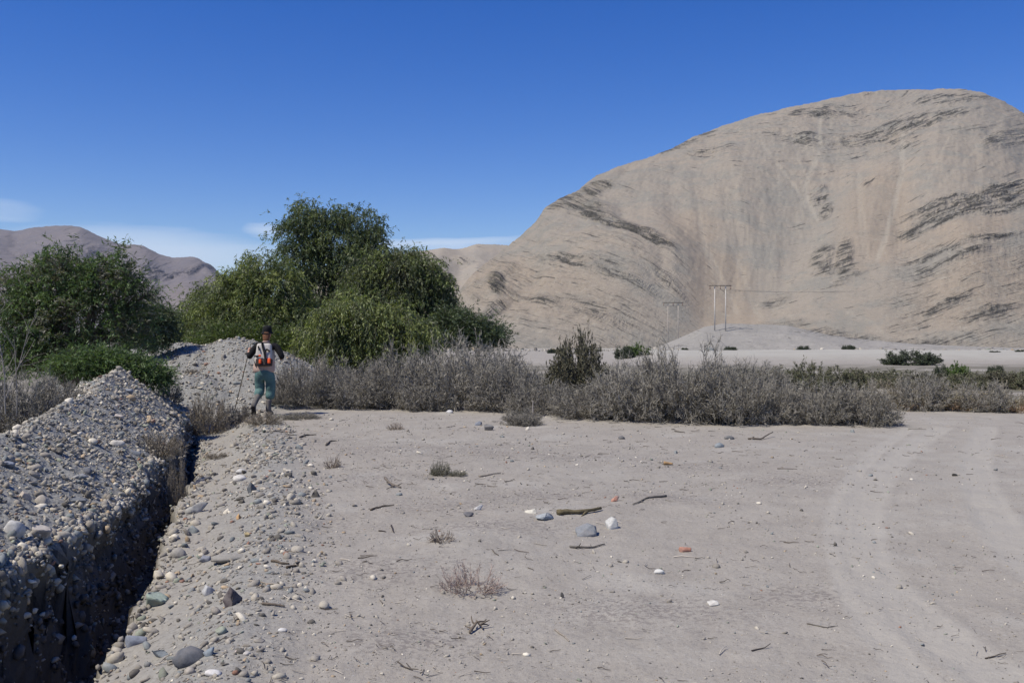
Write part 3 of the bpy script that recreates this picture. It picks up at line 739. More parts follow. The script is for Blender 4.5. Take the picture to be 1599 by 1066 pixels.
# px, py (foot), width px, height px, kind, colour, label
NOTABLE = [
    (290, 1044, 54, 32, 'round', (0.115, 0.12, 0.13), 'large dark grey boulder with a flat white stone at its foot', 3),
    (330, 1059, 27, 13, 'round', (0.62, 0.60, 0.56), 'flat white stone at the foot of the large dark grey boulder', 1),
    (294, 1054, 18, 13, 'round', (0.40, 0.36, 0.30), 'small beige cobble tucked against the front of the dark grey boulder', 2),
    (323, 1024, 25, 15, 'slab', (0.20, 0.235, 0.26), 'bluish slab sloping beside the right end of the dark grey boulder', 2),
    (247, 1030, 36, 18, 'slab', (0.28, 0.31, 0.32), 'pale bluish flat stone half buried left of the dark grey boulder', 4),
    (208, 1010, 34, 24, 'angular', (0.22, 0.24, 0.28), 'blue grey split stone at the edge of the trench shadow', 5),
    (361, 946, 32, 27, 'angular', (0.10, 0.085, 0.085), 'dark purplish brown block standing on the sand near the trench', 1),
    (240, 951, 36, 25, 'angular', (0.27, 0.32, 0.27), 'pale green block half sunk in the trench floor', 2),
    (322, 930, 24, 22, 'angular', (0.42, 0.42, 0.41), 'pale grey white wedge left of the dark purplish block', 3),
    (305, 802, 40, 24, 'angular', (0.33, 0.325, 0.30), 'big pale grey boulder lying in the trench below the gravel bank', 4),
    (350, 882, 62, 18, 'long', (0.27, 0.26, 0.23), 'long flat grey slab resting on the stony edge of the trench', 1),
    (318, 880, 22, 20, 'angular', (0.21, 0.22, 0.25), 'blue grey wedge leaning on the left end of the long flat slab', 6),
    (275, 872, 26, 18, 'round', (0.30, 0.285, 0.255), 'grey cobble with a pale top on the trench floor', 3),
    (372, 751, 24, 12, 'round', (0.60, 0.58, 0.53), 'oval white stone on the stony lip of the trench', 5),
    (375, 740, 18, 10, 'round', (0.47, 0.46, 0.43), 'light grey stone just behind the oval white stone', 6),
    (392, 769, 16, 15, 'angular', (0.10, 0.11, 0.12), 'dark upright stone on the trench lip right of the oval white stone', 7),
    (16, 834, 34, 32, 'round', (0.45, 0.44, 0.41), 'biggest pale boulder on the gravel bank at the left edge', 8),
    (60, 840, 30, 22, 'angular', (0.42, 0.385, 0.34), 'pale angular block right of the biggest pale boulder', 8),
    (60, 788, 24, 19, 'round', (0.34, 0.31, 0.265), 'beige grey cobble on the bank above the pale angular block', 9),
    (34, 778, 20, 18, 'angular', (0.44, 0.38, 0.31), 'cream coloured stone on the bank left of the beige grey cobble', 9),
    (178, 697, 26, 16, 'long', (0.52, 0.49, 0.43), 'cream teardrop shaped stone in the middle of the gravel bank', 2),
    (145, 708, 14, 10, 'angular', (0.5, 0.47, 0.42), 'small whitish stone left of the cream teardrop stone', 10),
    (209, 710, 20, 14, 'angular', (0.15, 0.165, 0.19), 'dark blue grey stone on the bank right of the cream teardrop', 11),
    (197, 612, 18, 12, 'angular', (0.23, 0.25, 0.28), 'bluish stone near the top of the first gravel heap', 12),
    (181, 651, 20, 11, 'angular', (0.46, 0.41, 0.36), 'pale pinkish stone on the slope of the first gravel heap', 12),
    (120, 748, 28, 12, 'slab', (0.33, 0.33, 0.32), 'flat grey stone on the bank between two dark stones', 13),
    (135, 742, 14, 14, 'round', (0.13, 0.14, 0.16), 'dark slate rounded stone on the bank behind the flat grey stone', 13),
    (118, 787, 26, 15, 'angular', (0.17, 0.18, 0.185), 'slate grey block embedded low in the gravel bank', 14),
    (8, 728, 22, 13, 'angular', (0.20, 0.22, 0.26), 'blue grey stone at the left edge of the bank', 14),
    (748, 796, 18, 12, 'angular', (0.50, 0.49, 0.46), 'white pointed stone in the middle of the sand', 4),
    (733, 807, 22, 10, 'slab', (0.16, 0.155, 0.155), 'dark flat stone left of the white pointed stone', 5),
    (830, 802, 24, 9, 'slab', (0.58, 0.55, 0.46), 'creamy white flat stone left of the log', 6),
    (850, 813, 38, 17, 'slab', (0.33, 0.35, 0.35), 'pale bluish grey slab touching the left end of the log', 7),
    (921, 838, 46, 22, 'slab', (0.215, 0.225, 0.23), 'large blue grey rock in front of the log', 3),
    (959, 826, 25, 21, 'slab', (0.46, 0.455, 0.42), 'whitish tilted slab at the right end of the log', 9),
    (962, 783, 16, 13, 'angular', (0.52, 0.27, 0.19), 'salmon pink stone behind the log', 10),
    (1071, 863, 20, 12, 'angular', (0.42, 0.215, 0.15), 'orange red broken brick like stone on the sand', 11),
    (1030, 897, 17, 9, 'round', (0.58, 0.57, 0.52), 'white stone alone on the sand in front of the orange stone', 12),
    (1124, 699, 16, 9, 'round', (0.22, 0.245, 0.255), 'bluish rounded rock in front of the grey shrubs', 3),
    (1140, 686, 17, 8, 'round', (0.15, 0.15, 0.145), 'dark rounded rock behind the bluish rounded rock', 4),
    (971, 686, 11, 7, 'round', (0.15, 0.145, 0.14), 'small dark rock on bare sand before the shrubs', 5),
    (878, 934, 6, 13, 'long', (0.05, 0.05, 0.05), 'small black upright pebble on the sand', 6),
    (440, 988, 15, 8, 'round', (0.58, 0.57, 0.54), 'oval white pebble on the sand right of the trench', 7),
    (763, 672, 16, 13, 'angular', (0.20, 0.195, 0.185), 'grey broken block near the dry bush with pale stem', 8),
    (748, 664, 14, 8, 'slab', (0.21, 0.225, 0.25), 'bluish flat stone behind the grey broken block', 9),
    (371, 1022, 16, 7, 'slab', (0.50, 0.42, 0.38), 'pinkish flat stone right of the dark grey boulder', 13),
    (384, 1025, 12, 7, 'round', (0.48, 0.45, 0.41), 'pale round pebble right of the pinkish flat stone', 14),
    (372, 811, 9, 8, 'angular', (0.50, 0.32, 0.16), 'orange stone on the trench lip', 13),
    (385, 839, 9, 9, 'angular', (0.46, 0.37, 0.20), 'ochre yellow stone on the trench lip', 14),
    (1118, 947, 24, 5, 'slab', (0.55, 0.53, 0.47), 'thin white flake lying on the sand', 15),
    (702, 645, 12, 6, 'round', (0.55, 0.54, 0.52), 'white stone at the edge of the grey shrubs', 16),
]
LANDMARKS = [0, 5, 6, 7, 9, 10, 13, 16, 17, 20, 23, 24, 27, 29, 33, 35, 38]
LM_SHORT = {0: 'the large dark grey boulder', 5: 'the blue grey split stone', 6: 'the dark purplish block', 7: 'the pale green block', 9: 'the big boulder in the trench',
            10: 'the long flat slab', 13: 'the oval white stone', 16: 'the biggest pale boulder', 17: 'the pale angular block', 20: 'the cream teardrop stone', 23: 'the bluish stone',
            24: 'the pale pinkish stone', 27: 'the slate grey block', 29: 'the white pointed stone', 33: 'the large blue grey rock', 35: 'the salmon pink stone', 38: 'the bluish rounded rock'}
lm_pos = {}
taken = []
for i, (px, py, w, h, kind, colr, label, v) in enumerate(NOTABLE):
    p = hit(px, py)
    sc = p.y / FPX
    hw = w * sc * .5
    o = D.objects.new('stone' if w < 30 else 'boulder', rock_mesh(kind, v % 6)); COL.objects.link(o)
    zr = {'round': .62, 'angular': .66, 'slab': .34, 'long': .40}[kind]
    zs = max(.5 * h * sc / .92, hw * .3)
    q = hit(px, py - h * .25)
    o.location = (p.x, p.y + hw * .6, land1(p.x, p.y + hw * .6) + zs * .35)
    o.scale = (hw, hw * .9, zs / zr)
    o.rotation_euler = (random.uniform(-.12, .12), random.uniform(-.12, .12), random.uniform(-.35, .35))
    o.color = (*colr, 1)
    o['label'] = label; o['category'] = 'stone'
    if w < 30: pass
    taken.append((p.x, p.y, hw))
    if i in LM_SHORT: lm_pos[i] = (p.x, p.y)

def build_cobbles():
    r = np.random.default_rng(77)
    cand = []
    tries = 0
    want = {'bank': 118, 'lip': 62, 'mound': 26, 'sand': 34}
    got = dict.fromkeys(want, 0)
    while tries < 20000 and any(got[k] < want[k] for k in want):
        tries += 1
        z = ['bank', 'lip', 'mound', 'sand'][r.integers(0, 4)]
        if got[z] >= want[z]: continue
        if z == 'bank':
            Y = 4.6 + 12 * r.uniform() ** 1.3; X = float(wall_x(Y)) - r.uniform(-.04, 1.9)
            s = r.uniform(.025, .052) * (0.75 + .05 * Y)
        elif z == 'lip':
            Y = 4.6 + 12 * r.uniform() ** 1.2; X = float(wall_x(Y)) + (r.normal(1.3, .28) if r.uniform() < .7 else r.uniform(.4, 1.8))
            s = r.uniform(.022, .05) * (0.75 + .04 * Y)
        elif z == 'mound':
            X = r.uniform(-10.5, -5); Y = r.uniform(21, 25.5); s = r.uniform(.06, .10)
            if land(np.array([X]), np.array([Y]), True)[1][0] < .6: continue
        else:
            Y = 5.5 + 13 * r.uniform(); X = r.uniform(-.3, .5) * Y; s = r.uniform(.018, .034) * (0.6 + .06 * Y)
            if X < float(wall_x(Y)) + 1.7: continue
        if X < -.55 * Y: continue
        if any((X - a) ** 2 + (Y - b) ** 2 < (c + s * 1.1) ** 2 for a, b, c in taken): continue
        taken.append((X, Y, s)); got[z] += 1
        kind = ['round', 'angular', 'slab', 'long'][int(r.choice(4, p=[.25, .42, .2, .13]))]
        cn_ = PNAMES[int(r.choice(len(PNAMES), p=[.12, .30, .24, .14, .10, .04, .045, .015]))]
        cand.append((z, X, Y, s, kind, cn_))
    place = {'bank': 'on the gravel bank', 'lip': 'beside the trench', 'mound': 'on the far gravel mound', 'sand': 'on the sand'}
    shape = {'round': 'rounded', 'angular': 'angular', 'slab': 'flat', 'long': 'elongated'}
    sets = {}
    for c in cand:
        if c[0] == 'mound': lm = 'the walker'; dd = math.hypot(c[1] + 5.1, c[2] - 20)
        else:
            li = min(lm_pos, key=lambda q: math.hypot(lm_pos[q][0] - c[1], lm_pos[q][1] - c[2])); lm = LM_SHORT[li]
            dd = math.hypot(lm_pos[li][0] - c[1], lm_pos[li][1] - c[2])
        sets.setdefault((c[5], c[4], c[0], lm), []).append((dd, c))
    ordn = ['nearest', 'second nearest', 'third nearest', 'fourth nearest', 'fifth nearest', 'sixth nearest', 'seventh nearest', 'eighth nearest', 'ninth nearest', 'tenth nearest'] + ['farther out from'] * 40
    for (cname, kind, z, lm), lst in sets.items():
        lst.sort()
        for rank, (dd, c) in enumerate(lst):
            _, X, Y, s, kind, cname = c
            o = D.objects.new('stone', rock_mesh(kind, int(r.integers(0, 6)), ICO2)); COL.objects.link(o)
            o.location = (X, Y, land1(X, Y) + s * .22)
            k = s * r.uniform(.9, 1.1)
            o.scale = (k, k * r.uniform(.85, 1.1), k * r.uniform(.85, 1.1))
            o.rotation_euler = (r.normal(0, .25), r.normal(0, .25), r.uniform(0, 6.28))
            f = r.uniform(.88, 1.12); cc = PALETTE[cname]
            o.color = (cc[0] * f, cc[1] * f, cc[2] * f, 1)
            o['label'] = f"{cname} {shape[kind]} stone {place[z]}, {ordn[rank]} {lm}"
            o['category'] = 'stone'
            o['group'] = {'bank': 'stones on the gravel bank', 'lip': 'stones beside the trench', 'mound': 'stones on the far mound', 'sand': 'stones scattered on the sand'}[z]
build_cobbles()

# ------------------------------------------------------------------ twigs, ribbons, leaves
def unit(v): return v / np.maximum(np.linalg.norm(v, axis=-1, keepdims=True), 1e-9)
def grow(start, dirs, length, nseg, r, wander=.25, up=0.0):
    """polylines, shape (n, nseg+1, 3)"""
    n = len(start); P = np.zeros((n, nseg + 1, 3)); P[:, 0] = start; d = unit(dirs.copy())
    for k in range(nseg):
        d = unit(d + r.normal(0, wander, (n, 3)) + np.array([0, 0, up]))
        P[:, k + 1] = P[:, k] + d * (length / nseg)[:, None]
    return P
def ribbons(P, w0, w1, r):
    """thin strips along polylines"""
    n, m, _ = P.shape
    t = unit(P[:, -1] - P[:, 0]); a = unit(np.cross(t, unit(r.normal(size=(n, 3)))))
    w = (w0[:, None] * (1 - np.linspace(0, 1, m))[None] + w1[:, None] * np.linspace(0, 1, m)[None]) * .5
    L = P - a[:, None] * w[..., None]; R = P + a[:, None] * w[..., None]
    V = np.stack([L, R], 2).reshape(-1, 3)
    b = (np.arange(n) * m * 2)[:, None] + (np.arange(m - 1) * 2)[None]
    F = np.stack([b, b + 1, b + 3, b + 2], -1).reshape(-1, 4)
    return V, F
def tubes(P, w0, w1, sides=4):
    n, m, _ = P.shape
    t = unit(P[:, -1] - P[:, 0]); ref = np.where(np.abs(t[:, 2:3]) > .9, np.array([[1., 0, 0]]), np.array([[0, 0, 1.]]))
    a = unit(np.cross(t, ref)); b = np.cross(t, a)
    w = (w0[:, None] * (1 - np.linspace(0, 1, m))[None] + w1[:, None] * np.linspace(0, 1, m)[None]) * .5
    th = np.arange(sides) * 2 * math.pi / sides
    ring = a[:, None, None] * np.cos(th)[None, None, :, None] + b[:, None, None] * np.sin(th)[None, None, :, None]
    V = P[:, :, None] + ring * w[..., None, None]
    base = (np.arange(n) * m * sides)[:, None, None] + (np.arange(m - 1) * sides)[None, :, None] + np.arange(sides)[None, None]
    nx = (np.arange(n) * m * sides)[:, None, None] + (np.arange(m - 1) * sides)[None, :, None] + ((np.arange(sides) + 1) % sides)[None, None]
    F = np.stack([base, nx, nx + sides, base + sides], -1).reshape(-1, 4)
    return V.reshape(-1, 3), F
def diamonds(C, axis, nrm, length, width):
    side = unit(np.cross(axis, nrm)); n = len(C)
    V = np.stack([C, C + axis * (length * .42)[:, None] + side * (width * .5)[:, None], C + axis * length[:, None], C + axis * (length * .42)[:, None] - side * (width * .5)[:, None]], 1)
    F = np.arange(n * 4).reshape(n, 4)
    return V.reshape(-1, 3), F
def merge(parts):
    Vs, Fs, Cs = [], [], []; off = 0
    for V, F, c in parts:
        Vs.append(V); Fs.append(F + off); off += len(V)
        c = np.asarray(c, float)
        Cs.append(np.broadcast_to(c, (len(V), 3)) if c.ndim == 1 else c)
    return np.concatenate(Vs), np.concatenate(Fs), np.concatenate(Cs)

def veg_material(name, translucency=0.0, rough=.8, spec=.15, gain=1.0):
    t = NT(name); c = t.attr('Col', 'Color')
    if gain != 1.0: c = t.mix(1.0, c, (gain, gain, gain), 'MULTIPLY')
    t.base(c); t.p.inputs['Roughness'].default_value = rough; t.p.inputs['Specular IOR Level'].default_value = spec
    if translucency: t.translucent(translucency, t.mix(1.0, c, (1.15, 1.25, .6), 'MULTIPLY'))
    return t.m
M_TWIG = veg_material('dry_twigs')
M_LEAF = veg_material('leaves', .34, .5, .35)
M_BARK = simple('bark', (0.12, 0.095, 0.075), .95, .35, 8, .6, .02)

def make_shrub(name, seed, rx=1.0, h=1.0, n0=110, n1=13, n2=5, tw=.006, col=(0.23, 0.215, 0.20), col2=(0.12, 0.105, 0.09), leaf=None, nleaf=0, spread=.55, basec=None, lsz=.03, wander=.16, hair=1.0):
    r = np.random.default_rng(seed)
    u = r.uniform(0, 1, n0); az = r.uniform(0, 2 * math.pi, n0); rad = np.sqrt(u) * spread * rx
    st = np.stack([rad * np.cos(az), rad * np.sin(az), np.full(n0, -.03)], 1)
    el = np.arccos(1 - r.uniform(0, .92, n0)) * .95
    az2 = az + r.normal(0, .7, n0)
    dr = np.stack([np.sin(el) * np.cos(az2), np.sin(el) * np.sin(az2), np.cos(el)], 1)
    # length to the dome surface
    A = (dr[:, 0] / rx) ** 2 + (dr[:, 1] / rx) ** 2 + (dr[:, 2] / h) ** 2
    B = (dr[:, 0] * st[:, 0] + dr[:, 1] * st[:, 1]) / rx ** 2
    C = (rad / rx) ** 2 - 1
    L = (-B + np.sqrt(np.maximum(B * B - A * C, 0))) / A
    lump = 1 + .14 * perlin(az2 * 1.3, el * 2.2, seed) + r.normal(0, .045, n0)
    lump = np.minimum(lump, 1.07)
    L = np.maximum(L * lump, .12)
    P0 = grow(st, dr, L * .92, 5, r, wander, .03)
    # children
    def children(P, n, lf, ang, nseg, wn, lo=.15):
        N, m, _ = P.shape
        pi = np.repeat(np.arange(N), n); t = r.uniform(lo, 1, len(pi)) * (m - 1)
        k = np.minimum(t.astype(int), m - 2); f = (t - k)[:, None]
        s = P[pi, k] * (1 - f) + P[pi, k + 1] * f
        d = unit(P[pi, k + 1] - P[pi, k]) + r.normal(0, ang, (len(pi), 3)); d[:, 2] += .12
        Lp = np.linalg.norm(P[:, -1] - P[:, 0], axis=1)[pi]
        return grow(s, d, Lp * lf * r.uniform(.4, 1.1, len(pi)), nseg, r, wn, .03)
    P1 = children(P0, n1, .25, .6, 3, .24, .25)
    P1[..., 2] = np.minimum(P1[..., 2], h * 1.12)
    P2 = children(P1, n2, .62, .6, 2, .3, .1)
    for P in (P0, P1, P2): P[..., 2] = np.maximum(P[..., 2], -.05)
    parts = []
    def tint(P, wf, base):
        n, m, _ = P.shape; k = r.uniform(.65, 1.3, (n, 1, 1)) * np.ones((n, m, 1))
        c = np.array(base)[None, None] * k
        return np.repeat(c, wf, axis=1).reshape(-1, 3)
    V, F = tubes(P0, np.full(n0, tw * 2.0), np.full(n0, tw * .9), 3); parts.append((V, F, tint(P0, 3, col2)))
    mixc_ = (np.array(col) + np.array(col2)) / 2
    V, F = ribbons(P1, np.full(len(P1), tw * 1.3), np.full(len(P1), tw * .7), r); parts.append((V, F, tint(P1, 2, mixc_ * 1.1)))
    V, F = ribbons(P2, np.full(len(P2), tw * .95), np.full(len(P2), tw * .5), r); parts.append((V, F, tint(P2, 2, col)))
    if basec is not None:
        for i, (V, F, c) in enumerate(parts):
            k = (1 - sstep(.05, .38, V[:, 2] / h))[:, None] * .8
            parts[i] = (V, F, c * (1 - k) + np.array(basec) * k)
    if nleaf:
        pi = r.integers(0, len(P2), nleaf); t = r.uniform(0, 1, nleaf)[:, None]
        c = P2[pi, 1] * (1 - t) + P2[pi, 2] * t
        ax = unit(r.normal(size=(nleaf, 3)) + np.array([0, 0, .5])); nn = unit(r.normal(size=(nleaf, 3)))
        V, F = diamonds(c, ax, nn, np.full(nleaf, lsz) * r.uniform(.6, 1.3, nleaf), np.full(nleaf, lsz * .5))
        cc = np.array(leaf)[None] * r.uniform(.6, 1.35, (nleaf, 1)); cc = np.repeat(cc, 4, 0)
        parts.append((V, F, cc))
    V, F, Cc = merge(parts)
    return mesh_np(name, V, F, cols=Cc)

GREY = dict(col=(0.275, 0.255, 0.212), col2=(0.14, 0.127, 0.10))
SHRUBS = [make_shrub('dry_shrub', 1000 + k, 1.0, 1.0, 185, 14, 6, .0074, wander=.08, **GREY) for k in range(3)]
SHRUBS.append(SHRUBS[0])
SH_LIGHT = [make_shrub('dry_shrub', 1010 + k, 1.0, 1.0, 190, 14, 6, .0074, col=(0.315, 0.292, 0.243), col2=(0.17, 0.155, 0.125), wander=.12) for k in range(2)]
SH_BROWN = [make_shrub('dry_shrub', 1020 + k, 1.0, 1.0, 95, 12, 5, .009, col=(0.31, 0.275, 0.22), col2=(0.17, 0.14, 0.10), leaf=(0.20, 0.175, 0.09), nleaf=3500, basec=(0.27, 0.15, 0.075), lsz=.04) for k in range(2)]
SH_OLIVE = [make_shrub('olive_shrub', 1030 + k, 1.0, 1.0, 80, 11, 5, .009, col=(0.20, 0.18, 0.13), col2=(0.12, 0.10, 0.075), leaf=(0.13, 0.135, 0.075), nleaf=9000, lsz=.055) for k in range(2)]
SH_TAM = [make_shrub('olive_bush', 1060, 1.0, 1.0, 130, 13, 5, .008, col=(0.15, 0.135, 0.10), col2=(0.09, 0.075, 0.055), leaf=(0.105, 0.10, 0.062), nleaf=24000, lsz=.05)]
SH_DARK = [make_shrub('dark_shrub', 1040, 1.0, 1.0, 90, 12, 5, .009, col=(0.07, 0.072, 0.055), col2=(0.05, 0.045, 0.04), leaf=(0.075, 0.092, 0.055), nleaf=14000, lsz=.06)]
SH_GREEN = [make_shrub('green_shrub', 1050, 1.0, 1.0, 70, 10, 4, .009, col=(0.09, 0.10, 0.05), col2=(0.06, 0.05, 0.04), leaf=(0.10, 0.15, 0.045), nleaf=12000, lsz=.075)]

def shrub(me, px, base_py, top_py, half_px, label, name=None, cat='shrub', group=None, Y=None, depth=1.0, rot=None):
    p = hit(px, base_py) if Y is None else at(px, Y)
    y = p.y
    r = half_px / FPX * y
    y2 = y + r * depth * .8 if Y is None else y
    x2 = (px - 799.5) / FPX * y2
    r = half_px / FPX * y2
    z0 = land1(x2, y2); h = EYE + (HOR - top_py) / FPX * y2 - z0
    h *= {'grey dry shrubs along the sand': 1.22, 'shrubs of the second row': 1.16, 'brown based shrubs across the track': 1.08}.get(group, 1.0)
    o = D.objects.new(name or me.name.split('.')[0], me); COL.objects.link(o)
    if not len(me.materials): me.materials.append(M_TWIG)
    o.location = (x2, y2, z0)
    o.scale = (r, r * depth, h)
    o.rotation_euler = (0, 0, 0)
    if depth > .99: o.rotation_euler = (0, 0, rot if rot is not None else random.uniform(0, 6.28))
    o['label'] = label; o['category'] = cat
    if group: o['group'] = group
    return o
G = 'grey dry shrubs along the sand'
shrub(SHRUBS[0], 478, 640, 558, 52, 'grey dry shrub right behind the walker', group=G)
shrub(SHRUBS[1], 548, 641, 580, 66, 'low grey dry shrub between walker and the white stone by the shrubs', group=G)
shrub(SHRUBS[2], 628, 640, 552, 70, 'grey dry shrub in front of the right pepper tree', group=G)
shrub(SH_LIGHT[0], 716, 642, 531, 92, 'tallest pale grey dry shrub, its top against the foot of the hill', group=G)
shrub(SHRUBS[3], 668, 643, 590, 56, 'low brownish grey shrub before the tallest pale shrub', group=G)
shrub(SHRUBS[0], 790, 645, 560, 68, 'grey dry shrub behind the bush with a pale stem', group=G)
shrub(SHRUBS[1], 842, 650, 592, 60, 'lower grey shrub right of the bush with a pale stem', group=G)
shrub(SHRUBS[2], 925, 656, 602, 74, 'grey dry shrub in front of the olive bush', group=G)
shrub(SH_LIGHT[1], 985, 660, 565, 76, 'grey dry shrub left of the tall one below the poles', group=G)
shrub(SHRUBS[3], 1066, 664, 541, 92, 'tall grey shrub below the power poles', group=G)
shrub(SHRUBS[0], 1140, 666, 572, 76, 'grey dry shrub sloping down right of the tall one below the poles', group=G)
shrub(SH_LIGHT[0], 1200, 664, 592, 60, 'small pale grey shrub in the row, before the pale terrace', group=G)
shrub(SHRUBS[1], 1275, 665, 596, 72, 'rounded grey shrub, second from the right end of the front row', group=G)
shrub(SHRUBS[2], 1345, 667, 604, 66, 'rounded grey shrub at the right end of the front row', group=G)
# second row
G2 = 'shrubs of the second row'
shrub(SHRUBS[3], 560, 0, 560, 60, 'grey shrub deep behind the walker under the pepper trees', group=G2, Y=26)
shrub(SH_LIGHT[1], 760, 0, 540, 80, 'pale grey shrub behind the tallest one, right side', group=G2, Y=25)
shrub(SHRUBS[0], 850, 0, 572, 50, 'grey shrub left behind the olive bush', group=G2, Y=25)
shrub(SHRUBS[1], 1010, 0, 572, 80, 'grey shrub behind the front row, below the pale terrace edge', group=G2, Y=26)
shrub(SHRUBS[2], 1170, 0, 568, 80, 'grey shrub behind the sloping one, before the pale flat', group=G2, Y=27)
shrub(SH_OLIVE[0], 1230, 0, 572, 46, 'olive green shrub in front of the pale flat', group=G2, Y=30)
shrub(SH_OLIVE[1], 1262, 0, 566, 40, 'brownish green shrub with pointed twigs before the pale flat', group=G2, Y=29)
shrub(SH_OLIVE[0], 1318, 0, 573, 46, 'low olive shrub right of the pointed brownish green one', group=G2, Y=30)
G3 = 'brown based shrubs across the track'
shrub(SH_BROWN[0], 1385, 640, 582, 62, 'brownish shrub just behind the right end of the front row', group=G3)
shrub(SH_LIGHT[0], 1440, 643, 576, 50, 'grey brown shrub with pale twigs beyond the track entrance', group=G3)
shrub(SH_BROWN[1], 1490, 643, 592, 62, 'brownish low shrub in the middle of the row across the track', group=G3)
shrub(SH_LIGHT[1], 1532, 644, 590, 50, 'pale grey shrub between two brown ones across the track', group=G3)
shrub(SH_BROWN[0], 1580, 645, 594, 56, 'orange brown based shrub at the right edge of the picture', group=G3)
shrub(SH_BROWN[1], 1660, 646, 590, 60, 'brown shrub cut by the right edge of the picture', group=G3)
shrub(SH_BROWN[1], 1420, 642, 600, 60, 'low brown shrub in front of the grey brown one with pale twigs', group=G3)
G4 = 'green shrubs at the edge of the pale flat'
for (px, ty, hw, Y_, me_, lab) in [(1110, 576, 50, 33, SH_OLIVE[1], 'olive scrub behind the sloping grey shrub, its top just below the pale flat'), (1175, 574, 44, 35, SH_OLIVE[0], 'olive scrub left of the olive green shrub before the pale flat'),
                               (1350, 575, 42, 34, SH_TAM[0], 'dark olive scrub left below the big round dark bush'), (1385, 579, 40, 31, SH_OLIVE[0], 'brownish olive scrub behind the brownish shrub'),
                               (1450, 578, 48, 31, SH_TAM[0], 'dark olive scrub right below the big round dark bush'), (1505, 580, 44, 30, SH_OLIVE[1], 'olive scrub below the small bright green bush'),
                               (1570, 578, 50, 31, SH_TAM[0], 'dark olive scrub near the right edge, behind the orange brown based shrub'), (1620, 579, 50, 30, SH_OLIVE[0], 'olive scrub cut by the right edge of the picture')]:
    shrub(me_, px, 0, ty, hw, lab, name='olive_shrub', group=G4, Y=Y_)
shrub(SH_OLIVE[1], 1400, 0, 574, 60, 'olive scrub below the big round dark bush', group=G4, Y=33)
shrub(SH_OLIVE[0], 1540, 0, 576, 64, 'olive scrub under the small bright green bush', group=G4, Y=33)
shrub(SH_OLIVE[1], 1600, 0, 578, 50, 'olive scrub at the right edge below the pale flat', group=G4, Y=32)
shrub(SH_GREEN[0], 1494, 0, 562, 20, 'small bright green bush right of the big dark one', group=G4, Y=38)
shrub(SH_DARK[0], 1468, 0, 566, 12, 'tiny dark bush between the big dark one and the bright green one', group=G4, Y=38)
shrub(SH_GREEN[0], 1602, 0, 574, 12, 'bright green shoot at the right edge', group=G4, Y=36)
shrub(SH_DARK[0], 1424, 0, 543, 47, 'big round dark green bush on the pale flat', group=G4, Y=58, cat='bush')
shrub(SH_DARK[0], 1555, 0, 568, 14, 'small dark bush with two tips on the pale flat', group=G4, Y=44)
for px, ty, hw, lab in [(1508, 551, 9, 'tiny dark bush left of three on the pale slope'), (1535, 549, 8, 'tiny dark bush, middle of three on the pale slope'), (1553, 547, 10, 'tiny dark bush, right of three on the pale slope'),
                        (1597, 545, 11, 'dark bush on the pale slope at the right edge'), (1490, 553, 8, 'tiny dark bush just right of the big round one')]:
    shrub(SH_DARK[0], px, 0, ty, hw, lab, group='tiny bushes on the pale slope', Y=90)
shrub(SH_DARK[0], 975, 0, 536, 16, 'dark green bush left of the pale terrace', Y=75, cat='bush')
shrub(SH_GREEN[0], 995, 0, 533, 22, 'olive green bush leaning right on the pale terrace edge', Y=76, cat='bush')
shrub(SH_TAM[0], 902, 0, 503, 44, 'olive brown bush standing taller than the grey shrubs around it', Y=23.5, cat='bush')
shrub(SH_TAM[0], 905, 0, 545, 60, 'wide olive brown undergrowth at the foot of the olive bush', Y=23, name='olive_shrub')
# left of the bank
shrub(SHRUBS[0], 20, 0, 562, 95, 'big grey brown dry shrub at the left edge behind the gravel bank', Y=12.6)
shrub(SHRUBS[2], 88, 0, 588, 46, 'low grey dry shrub between the left edge and the first gravel heap', Y=13.2)
shrub(SHRUBS[1], -70, 0, 580, 80, 'grey dry shrub cut by the left edge of the picture', Y=13)

